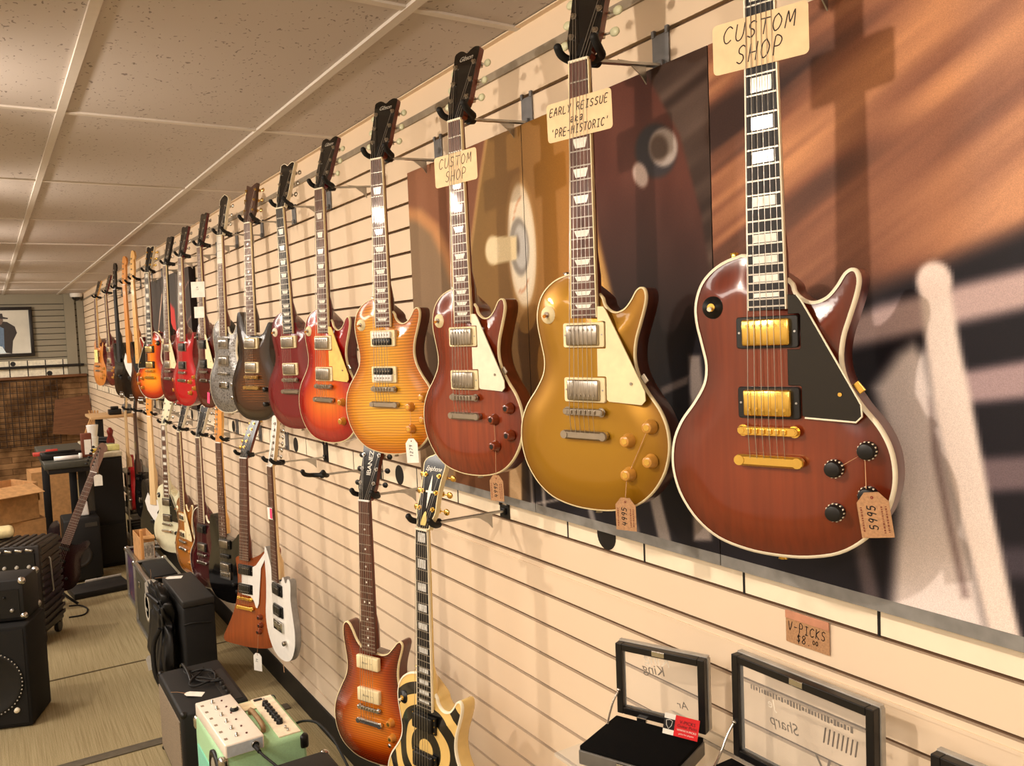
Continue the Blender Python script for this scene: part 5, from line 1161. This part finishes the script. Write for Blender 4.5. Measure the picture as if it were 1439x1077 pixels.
MB().lathe((-w/2-.001, -.17, .27), (-1, 0, 0), [(.03, 0), (.03, .002), (0, .002)], 14).build('red_sticker', plain('red sticker', (200, 50, 40), .5), fa)
fb_, w, d = flight_case(.70, .868, 4.93, 5.57, .375, plain('olive grey case panel', (70, 66, 52), .6), 'grey-green flight case with round white emblem', opened=False)
MB().lathe((-w/2-.0005, -.08, .20), (-1, 0, 0), [(.085, 0), (.085, .0015), (.062, .0015), (.062, 0)], 24).build('round_emblem', plain('white emblem', (190, 184, 168), .6), fb_)
MB().box((-w/2-.001, -.055, .185), (.0015, .06, .014)).build('emblem_bar', plain('white emblem', 0), fb_)
MB().box((-w/2-.004, .16, .28), (.008, .05, .04), bev=.002).build('latch', CHROME, fb_)
bxk = MB().box((.785, 5.22, .40), (.13, .40, .022), bev=.003).build('black_case', plain('matte black cover', 0)); bxk.name = 'flat_case'; recenter(bxk); tag(bxk, 'flat black case lying on the grey-green flight case', 'case')
# cardboard box and plank on the purple case
LABELM = plain('printed label', (222, 214, 200), .7, var=.12, scale=60)
cb = empty('cardboard_box', (.797, 5.86, .322), 'open cardboard box with white printed label on the purple flight case', 'box')
mb = MB()
for c, s in (((0, -.15, .085), (.085, .005, .17)), ((0, .15, .085), (.085, .005, .17)), ((-.04, 0, .085), (.005, .295, .17)), ((.04, 0, .085), (.005, .295, .17)), ((0, 0, .003), (.075, .295, .005))): mb.box(c, s)
mb.build('carton', CARDBOARD, cb); lb = MB().box((0, -.1532, .08), (.078, .001, .12)).build('label', LABELM, cb)
mb = MB()
for i in range(9): mb.box((-.03+.0075*i, -.1542, .085), (.003, .0006, .07 if i % 3 else .03))
mb.build('label_print', plain('label ink', (70, 62, 60), .7), lb)
mb = MB(); mb.box((0, -.178, .176), (.082, .05, .004), rot=Matrix.Rotation(R(14), 3, 'X')); mb.build('flap', CARDBOARD, cb)
pk_ = MB().box((.757, 5.645, .441), (.016, .040, .236), bev=.002).build('wooden_plank', wood('pine', (190, 128, 70), (210, 150, 88), (220, 162, 100), (30, 30, 3), .6, 0)); recenter(pk_); tag(pk_, 'short upright wooden slat on the purple flight case', 'plank')

# ------------------------------------------------------------------ left side: speaker, heads, ribbed case
sd = Vector((.088, .245, 0)).normalized(); fd = Vector((-sd.y, sd.x, 0))
def oriented(name, corner, label, cat):
    """origin at the near right floor corner; local -x runs left along the front, +y to the back"""
    o = empty(name, corner, label, cat, rotz=math.atan2(-fd.y, -fd.x)); return o
sp = oriented('speaker_cabinet', (.078, 4.335, 0), 'large black speaker cabinet on the floor at the left edge', 'speaker')
cab = MB().box((-.22, .13, .237), (.44, .26, .466), bev=.008).build('cabinet', plain('black carpet covering', (15, 14, 14), .85, var=.25, scale=400), sp)
MB().box((-.22, -.001, .237), (.41, .004, .43)).build('baffle', plain('dull black baffle', (13, 12, 12), .7), cab)
cone = MB().lathe((-.175, -.003, .215), (0, -1, 0), [(.150, 0), (.150, .006), (.135, .008), (.125, .002), (.05, -.0)], 36).build('speaker_cone', plain('cone paper', (20, 19, 18), .6), cab)
mb = MB()
for i in range(52):
    a = 2*PI*i/52; mb.sphere((-.175+.147*math.cos(a), -.0105, .215+.147*math.sin(a)), .0035, n=6)
mb.build('cone_stitching', plain('pale stitching', (170, 166, 156), .6), cone)
MB().lathe((-.06, -.003, .085), (0, -1, 0), [(.012, 0), (.010, .012), (0, .013)], 14).build('knob', PALEPL, cab)
for x in (-.03, -.41):
    for y in (.03, .23): MB().cyl((x, y, 0), (x, y, .006), .015, n=8).build('foot', RUBBER, sp)
hc = onZ(36, 872, .475)
ah = oriented('amplifier_head', (hc.x, hc.y, .473), 'small black amplifier head with chrome corners on the speaker cabinet', 'amplifier')
cab = MB().box((-.20, .10, .098), (.40, .20, .19), bev=.006).build('cabinet', TOLEX, ah)
MB().box((-.20, -.001, .085), (.36, .004, .13)).build('front_panel', plain('dark front panel', (24, 24, 26), .4, .2), cab)
knob_row(cab, (-.05, -.003, .055), (-.33, -.003, .055), 5, .009, .012, STEEL, (0, -1, 0)); knob_row(cab, (-.08, -.003, .115), (-.33, -.003, .115), 4, .006, .010, BLACK, (0, -1, 0))
for z in (.022, .184):
    for y in (.008, .192): MB().sphere((-.008, y, z), .018, n=8).build('corner', CHROME if y < .1 else STEEL, cab)
for x in (-.03, -.37):
    for y in (.03, .17): MB().cyl((x, y, 0), (x, y, .004), .01, n=8).build('foot', RUBBER, ah)
# ribbed rack case
rc = empty('ribbed_case', (.194, 5.467, 0), 'tall black ribbed plastic rack case on casters at the left', 'case', rotz=math.atan2(-.083, .19))
RIB = plain('ribbed black plastic', (34, 27, 22), .4, var=.15, scale=50)
mb = MB(); mb.box((-.29, .15, .335), (.575, .288, .52), bev=.010)
for i in range(12):
    z = .10+.041*i; q = [(.012, z), (.298, z+.010), (.298, z+.030), (.012, z+.020)]
    mb.prism([(a, b) for a, b in q], -.004, .006, T=lambda x, y, z: (y, x, z))
for i in range(12): mb.box((-.04-.046*i, .15, .5955), (.024, .284, .012), bev=.003)
shl = mb.build('shell', RIB, rc)
MB().box((-.29, -.001, .33), (.52, .006, .44)).build('front_panel', BLACK, shl)
mb = MB()
for i in range(9): mb.box((-.05-.055*i, -.012, .572), (.040, .022, .012), bev=.003, rot=Matrix.Rotation(R(12), 3, 'Y'))
mb.build('silver_strip', CHROME, shl)
knob_row(shl, (-.06, -.004, .475), (-.45, -.004, .475), 7, .010, .014, plain('pale knob', (200, 196, 186), .35), (0, -1, 0))
MB().tube([(.008, .10, .50), (.014, .10, .49), (.014, .12, .30), (.008, .12, .29)], .005, n=6).build('handle', STEEL, shl)
for (x, y) in ((-.03, .03), (-.03, .265), (-.55, .03), (-.55, .265)):
    c = MB().cyl((x-.012, y, .036), (x+.012, y, .036), .035, n=16); c.box((x, y, .068), (.04, .03, .014)); c.build('caster', BLACK, rc)
    
cp = onZ(4, 756, .605); cu = MB().box((cp.x-.09, cp.y+.02, .634), (.30, .16, .058), bev=.026).build('pad', plain('cream vinyl', (236, 220, 168), .45)); recenter(cu); tag(cu, 'cream rounded pad lying on top of the ribbed black case', 'pad')
# guitar stand, floor amp, pedal tray, cable
st = empty('guitar_stand', (.30, 6.22, 0), 'black tubular floor stand under the leaning red guitar', 'guitar stand')
MB().tube([(.02, .10, .02), (.0, .09, .2), (-.02, .085, .42)], .010, n=8).build('post', BLACK, st)
for dx, dy in ((.12, -.10), (-.16, -.12), (.04, .24)): MB().tube([(.02, .10, .10), (dx*.6, .1+dy*.6, .05), (dx, .1+dy, .012)], .009, n=8, sub=3).build('leg', BLACK, st)
fl = empty('floor_amplifier', (.52, 6.95, 0), 'black amplifier standing on the floor in front of the dark bench cabinet', 'amplifier')
cab = MB().box((0, 0, .245), (.24, .30, .45), bev=.012).build('cabinet', TOLEX, fl)
MB().lathe((-.03, -.151, .2), (0, -1, 0), [(.085, 0), (.085, .004), (.07, .005), (.06, -.002), (.02, .0)], 24).build('speaker_ring', plain('grey ring', (52, 48, 44), .5), cab)
MB().box((.06, -.152, .42), (.08, .004, .03)).build('name_plate', plain('dim plate', (60, 56, 50), .4), cab)
for x in (-.09, .09):
    for y in (-.11, .11): MB().cyl((x, y, 0), (x, y, .021), .016, n=8).build('foot', RUBBER, fl)
bt = onY(118, 724, 6.90); wb = MB().box((bt.x, 6.95, .525), (.075, .09, .105), bev=.008, taper=(.8, .8)).build('white_container', WHITEPL); recenter(wb); tag(wb, 'small white container on the black floor amplifier', 'container')
MB().lathe((0, 0, .1055), (0, 0, 1), [(.02, 0), (.02, .012), (0, .013)], 12).build('cap', PALEPL, wb)
a_ = onZ(100, 852, 0); b_ = onZ(168, 818, 0)
pt = empty('pedal_tray', (.575, 6.50, 0), 'dark flat pedal tray with a pale front edge on the carpet', 'pedalboard', rotz=R(6))
MB().box((0, 0, .022), (.36, .26, .044), bev=.006).build('tray', plain('charcoal tray', (34, 32, 30), .6), pt); MB().box((.06, .134, .05), (.24, .012, .016), bev=.003).build('edge_bar', plain('pale edge bar', (196, 190, 180), .4), pt)
cb_ = MB(); cb_.tube([onZ(97, 852, .005), onZ(112, 851, .005), onZ(123, 856, .005), onZ(118, 864, .005), onZ(97, 868, .005)], .005, n=6, sub=5)
o = cb_.build('floor_cable', RUBBER); recenter(o); tag(o, 'black cable looping on the carpet beside the ribbed case', 'cable')
# ------------------------------------------------------------------ boxes at the far left
BOXD = plain('cardboard', 0)
def carton(x, y, z, w, d, h, rz, label, opened=True, name='cardboard_box'):
    o = empty(name, (x, y, z), label, 'box', rotz=rz); t = .006; mb = MB()
    for c, s in (((0, -d/2, h/2), (w, t, h)), ((0, d/2, h/2), (w, t, h)), ((-w/2+t/2, 0, h/2), (t, d-t, h)), ((w/2-t/2, 0, h/2), (t, d-t, h)), ((0, 0, t/2+.001), (w-2*t, d-t, t))): mb.box(c, s)
    if not opened: mb.box((0, 0, h-.004), (w-2*t, d-t, t))
    mb.build('carton', BOXD, o); return o, w, d, h
c1, w, d, h = carton(-.06, 7.22, .455, .56, .36, .27, R(26), 'open cardboard box with flaps folded out, upper of the stack at left')
MB().box((-.02, -d/2-.085, h-.028), (w*.94, .17, .005), rot=Matrix.Rotation(R(18), 3, 'X')).build('flap', CARDBOARD, c1)
MB().box((w/2+.012, 0, h-.07), (.005, d*.95, .14), rot=Matrix.Rotation(R(-6), 3, 'Y')).build('flap', CARDBOARD, c1)
MB().box((-.1, -d/2-.004, h*.35), (.12, .002, h*.5)).build('tape', plain('pale tape', (206, 170, 120), .4), c1)
MB().box((w/2+.017, -.07, h*.62), (.002, .09, .11), rot=Matrix.Rotation(R(-6), 3, 'Y')).build('label', LABELM, c1)
c2, w, d, h = carton(-.04, 7.32, .001, .64, .40, .448, R(10), 'closed cardboard box under the open one with a dark hand hole', False)
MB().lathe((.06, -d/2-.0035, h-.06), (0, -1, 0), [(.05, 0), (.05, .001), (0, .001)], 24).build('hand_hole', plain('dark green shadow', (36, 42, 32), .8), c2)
c3, w, d, h = carton(.44, 8.75, .001, .34, .34, .62, R(4), 'brown cardboard box standing in front of the brick panel behind the bench', False)
# ------------------------------------------------------------------ bench and cabinet at the back
bn = empty('work_bench', (.470, 7.42, 0), 'dark grey topped work bench crowded with small things', 'table')
MB().box((-.0, 0, .88), (.33, 1.36, .045), bev=.006).build('bench_top', plain('grey bench top', (62, 62, 54), .5), bn)
MB().box((0, -.02, .838), (.28, 1.26, .035), bev=.003).build('apron', plain('dark apron', (26, 24, 24), .6), bn)
for x, y in ((.10, -.3), (.10, .58), (-.10, .58)): MB().box((x, y, .41), (.055, .055, .82), bev=.004).build('leg', plain('dark apron', 0), bn)
cbn = empty('storage_cabinet', (.752, 7.70, 0), 'black storage cabinet with pale front edge beside the bench', 'cabinet')
MB().box((0, 0, .43), (.21, 1.1, .86), bev=.004).build('carcass', plain('near black laminate', (14, 12, 11), .55), cbn)
MB().box((.0, -.01, .88), (.212, 1.14, .035), bev=.004).build('worktop', plain('pale worktop edge', (206, 196, 170), .5), cbn)
MB().box((0, -.553, .60), (.20, .006, .48)).build('door', plain('dark brown door', (22, 18, 16), .5), cbn); MB().box((.0, -.553, .18), (.20, .006, .30)).build('drawer', plain('dark brown door', 0), cbn)
BZ = .9035; CZ = .8985
def put(mb, name, mats, label, cat):
    o = mb.build(name, mats); recenter(o); tag(o, label, cat); return o
p = onY(86, 634, 6.98); put(MB().box((p.x+.0, 7.03, BZ+.0260), (.27, .13, .050), bev=.008).box((p.x-.01, 6.955, BZ+.058), (.20, .012, .012), bev=.002), 'black_device', BLACK, 'long black device lying on the bench', 'device')
p = onY(62, 626, 7.35); put(MB().box((p.x+.0, 7.35, BZ+.0105), (.16, .12, .020), bev=.003).box((p.x+.05, 7.37, BZ+.028), (.08, .06, .016), bev=.003), 'red_case', plain('faded red plastic', (190, 62, 50), .5), 'flat red box at the back left of the bench', 'box')
p = onY(110, 634, 6.86); mb = MB(); mb.cyl((p.x-.16, 6.86, BZ+.017), (p.x, 6.85, BZ+.017), .0165, n=14); mb.cyl((p.x, 6.85, BZ+.0225), (p.x+.022, 6.85, BZ+.0225), .0215, n=16); put(mb, 'white_roll', WHITEPL, 'white roll with round end on the bench front', 'roll')
p = onY(122, 630, 6.93); o = put(MB().box((p.x, 6.95, BZ+.088), (.07, .07, .174), bev=.004), 'brown_carton', plain('brown carton', (110, 56, 34), .6), 'tall brown carton with white label on the bench', 'box')
MB().box((.006, -.036, .075), (.045, .001, .11)).build('label', PAPER, o)
p = onY(136, 617, 7.05); mb = MB(); mb.lathe((.690, 7.42, CZ), (0, 0, 1), [(.030, 0), (.040, .10), (.040, .105), (0, .105)], 16); mb.lathe((.690, 7.42, CZ+.105), (0, 0, 1), [(.032, 0), (.044, .09), (.044, .095), (0, .095)], 16); put(mb, 'white_cup', WHITEPL, 'stack of white cups beside the brown carton', 'cup')
put(MB().box((.700, 7.26, CZ+.012), (.13, .10, .022), bev=.005), 'yellow_pouch', plain('mustard pouch', (196, 160, 40), .6), 'yellow pouch on the black cabinet', 'pouch')
put(MB().lathe((.79, 7.46, CZ), (0, 0, 1), [(.06, 0), (.07, .02), (.05, .035), (0, .038)], 18), 'grey_dish', plain('grey dish', (150, 146, 130), .5), 'grey dish behind the yellow pouch', 'dish')
put(MB().box((.812, 7.30, CZ+.021), (.09, .12, .04), bev=.003), 'paper_pad', plain('pale green paper', (214, 210, 140), .7), 'pale yellow-green pad on the black cabinet', 'paper')
mb = MB(); rnd = random.Random(5)
for i in range(3): mb.tube([(.79+.07*math.cos(t+i)*(.6+.2*i), 7.82+.08*math.sin(t), CZ+.012+.02*i) for t in [k*.5 for k in range(14)]], .0095, n=6, sub=2)
put(mb, 'cable_coil', RUBBER, 'coiled black cables on the black cabinet', 'cable')
mb = MB(); mb.lathe((.83, 7.55, CZ), (0, 0, 1), [(.026, 0), (.032, .05), (.018, .09), (.020, .10), (.026, .13), (.012, .155), (0, .158)], 14); put(mb, 'red_figurine', plain('dark red glaze', (120, 34, 24), .35), 'small dark red figurine on the black cabinet', 'figurine')
# raised shelf with black post and small gear
sh = empty('shelf_stand', (.90, 8.05, .8985), 'light wooden raised shelf on black post at the end of the cabinet', 'shelf')
MB().box((0, .10, .215), (.34, .50, .022), bev=.002).build('board', wood('light shelf wood', (186, 146, 100), (204, 166, 118), (214, 178, 130), (4, 40, 40), .6, .1), sh)
MB().box((-.10, 0, .101), (.05, .05, .203), bev=.002).build('post', BLACK, sh); MB().box((-.075, .15, .101), (.05, .05, .203), bev=.002).build('post', BLACK, sh)
o = put(MB().box((.93, 8.02, 1.150), (.10, .09, .045), bev=.004).box((.93, 8.02, 1.185), (.06, .05, .024), bev=.004), 'black_gadget', BLACK, 'small black gadget on the raised wooden shelf', 'device')
o = put(MB().box((1.04, 8.1, 1.166), (.06, .12, .076), bev=.006), 'silver_gadget', plain('grey metal gadget', (120, 124, 126), .35, .6), 'small grey gadget on the raised wooden shelf', 'device')
rk = empty('wire_rack', (1.02, 7.69, 0), 'low metal rack with thin shelves behind the red guitar', 'shelf')
for z in (.10, .32, .50, .66): MB().box((0, 0, z), (.20, .42, .012), bev=.002).build('rack_shelf', plain('grey rack shelf', (150, 152, 146), .4, .3), rk)
for sx in (-1, 1):
    for sy in (-1, 1): MB().box((sx*.096, sy*.205, .335), (.012, .012, .67)).build('upright', STEEL, rk)
for i, z in enumerate((.12, .34, .52)): 
    for j in range(3):
        o = put(MB().box((1.02, 7.56+.13*j, z-.014+.06), (.14, .10, .105), bev=.004), 'storage_bin', [plain('grey bin %d' % i, [(60, 62, 58), (110, 104, 92), (70, 58, 46)][i], .6)], 'small %s bin on the wire rack, %s of its row' % (['dark grey', 'pale grey', 'brown'][i], ['nearest', 'middle', 'farthest'][j]), 'bin'); o['group'] = 'bins on the wire rack'
# ------------------------------------------------------------------ back wall things
pf = empty('framed_picture', (.10, BACK-.036, 1.648), 'black-framed picture of a person in a dark hat on the grey back wall', 'picture')
mb = MB()
for c, s in (((0, 0, .02), (.90, .034, .04)), ((0, 0, .605), (.90, .034, .04)), ((-.43, 0, .3125), (.04, .034, .545)), ((.43, 0, .3125), (.04, .034, .545))): mb.box(c, s, bev=.003)
mb.build('frame', plain('black picture frame', (24, 20, 20), .4), pf)
MB().box((0, .006, .3125), (.82, .004, .545)).build('print', plain('pale print', (206, 204, 194), .5, var=.05, scale=4), pf)
def fig(pts, mat, y=.003, nm='printed_figure'): MB().prism(pts, y, y+.001).build(nm, mat, pf)
DKP = plain('dark print', (44, 36, 34), .5); BLP = plain('blue print', (96, 120, 150), .5); LBP = plain('pale blue print', (216, 232, 244), .5)
fig([(-.09, .10), (.20, .04), (.22, .20), (.27, .30), (.25, .38), (.17, .44), (.10, .45), (.05, .40), (-.05, .36)], DKP)
fig([(.03, .42), (.06, .40), (.11, .41), (.13, .46), (.12, .50), (.05, .50), (.02, .46)], plain('skin print', (110, 90, 80), .5), .0022)
fig([(-.02, .485), (.18, .475), (.185, .49), (.13, .505), (.125, .545), (.06, .55), (.045, .505), (-.02, .50)], DKP, .0016)
fig([(-.10, .05), (.12, .05), (.13, .36), (.06, .40), (-.02, .30), (-.10, .22)], BLP, .0022)
fig([(-.40, .045), (.14, .045), (.10, .13), (-.05, .18), (-.40, .16)], LBP, .0014)
sc_ = empty('security_camera', (1.06, BACK-.10, CEIL), 'small dome security camera on the ceiling near the back corner', 'camera')
MB().lathe((0, 0, -.0005), (0, 0, -1), [(.075, 0), (.072, .04), (.06, .05), (0, .05)], 20).build('base', WHITEPL, sc_); MB().sphere((0, 0, -.05), .055, n=16, sc=(1, 1, .9)).build('dome', GLOSSBLACK, sc_)
wg = MB()
for i in range(15): wg.box((-.28+.075*i, BACK-.07, .92), (.010, .008, .84))
for i in range(12): wg.box((.245, BACK-.077, .51+.075*i), (1.06, .008, .010))
for x in (-.2, .7): wg.box((x, BACK-.04, 1.28), (.012, .055, .012))
o = put(wg, 'wire_grid', plain('dark wire', (52, 38, 28), .5, .4), 'dark wire grid panel hung over the brick panelling', 'grid panel')
q = [onY(x, y, BACK-.14) for x, y in ((77, 562), (125, 555), (128, 575), (140, 578), (118, 612), (74, 610))]
bd = MB(); bd.prism([(v.x, v.z) for v in q], BACK-.155, BACK-.135); put(bd, 'wooden_board', wood('dark brown board', (88, 56, 32), (108, 70, 42), (122, 82, 50), (6, 30, 60), .6, .05), 'dark brown wooden board against the brick panelling', 'board')
cl = MB(); rnd = random.Random(9)
for i in range(4): cl.tube([onY(125+4*i, 577, 9.2), onY(127+3*i, 588, 9.2), onY(122+2*i, 602, 9.2), onY(118+3*i, 616, 9.2)], .008, n=6, sub=3)
put(cl, 'hanging_straps', plain('beige strap', (206, 160, 106), .6), 'bundle of beige straps hanging behind the bench', 'strap')
flat_tag(onY(138, 675, 6.05), .05, .075, R(-8), 'white price tag hanging from the leaning guitar headstock', 0)

# ------------------------------------------------------------------ light
W = bpy.data.worlds.new('world'); SC.world = W; W.use_nodes = True
W.node_tree.nodes['Background'].inputs[0].default_value = (1, .86, .72, 1); W.node_tree.nodes['Background'].inputs[1].default_value = .1
def spot(x, y, z, tgt, e, size=R(120), blend=.7, rad=.035, col=(1, .855, .70)):
    l = bpy.data.lights.new('spot', 'SPOT'); l.energy = e; l.spot_size = size; l.spot_blend = blend; l.shadow_soft_size = rad; l.color = col
    o = bpy.data.objects.new('track_or_fill_spot', l); COL.objects.link(o); o.location = (x, y, z)
    o.rotation_euler = (Vector(tgt)-Vector((x, y, z))).to_track_quat('-Z', 'Y').to_euler()
def point(x, y, z, e, rad=.05, col=(1, .82, .66)):
    l = bpy.data.lights.new('point', 'POINT'); l.energy = e; l.shadow_soft_size = rad; l.color = col
    o = bpy.data.objects.new('lamp', l); COL.objects.link(o); o.location = (x, y, z)
for k in range(-1, 7):
    y = .95+1.68*k
    spot(-.50, y, 2.27, (D, y, 1.45), 60 if k < 3 else 54 if k < 5 else 38)
    if k >= 0: point(-.35, y-.1 if k else y, 2.31, 3.6)
def areal(x, y, z, sx, sy, e, col=(1, .90, .80), rot=(0, 0, 0)):
    l = bpy.data.lights.new('area', 'AREA'); l.shape = 'RECTANGLE'; l.size = sx; l.size_y = sy; l.energy = e; l.color = col
    o = bpy.data.objects.new('ceiling_fill_light', l); COL.objects.link(o); o.location = (x, y, z); o.rotation_euler = rot
for y, e in ((-.9, 50), (1.5, 52), (4.2, 62), (6.2, 55), (8.5, 34), (10.8, 34)): areal(-1.7, y, 2.38, 1.0, 1.6, e)  # unseen area fill added under the ceiling, not real fixtures
for y in (-1.0, .8, 2.6, 4.4): spot(-2.9, y, 2.30, (XW, y, 1.35), 70, R(125), .8)  # added spots on the left wall, for fill and brighter metal reflections
for y in (8.6, 10.6): spot(-.6, y, 2.27, (.3, BACK, 1.2), 55, R(110), .8)  # extra unseen spots added to brighten the back wall
l = bpy.data.lights.new('side_fill', 'AREA'); l.shape = 'RECTANGLE'; l.size = 7.5; l.size_y = 1.9; l.energy = 5; l.color = (.93, .96, 1)  # weak side fill added on the left wall; no window stands there
o = bpy.data.objects.new('side_fill_light', l); COL.objects.link(o); o.location = (XW+.02, 2.2, 1.2); o.rotation_euler = (R(90), 0, R(-90))
SC.view_settings.view_transform = 'Standard'; SC.view_settings.look = 'None'; SC.view_settings.exposure = -.08
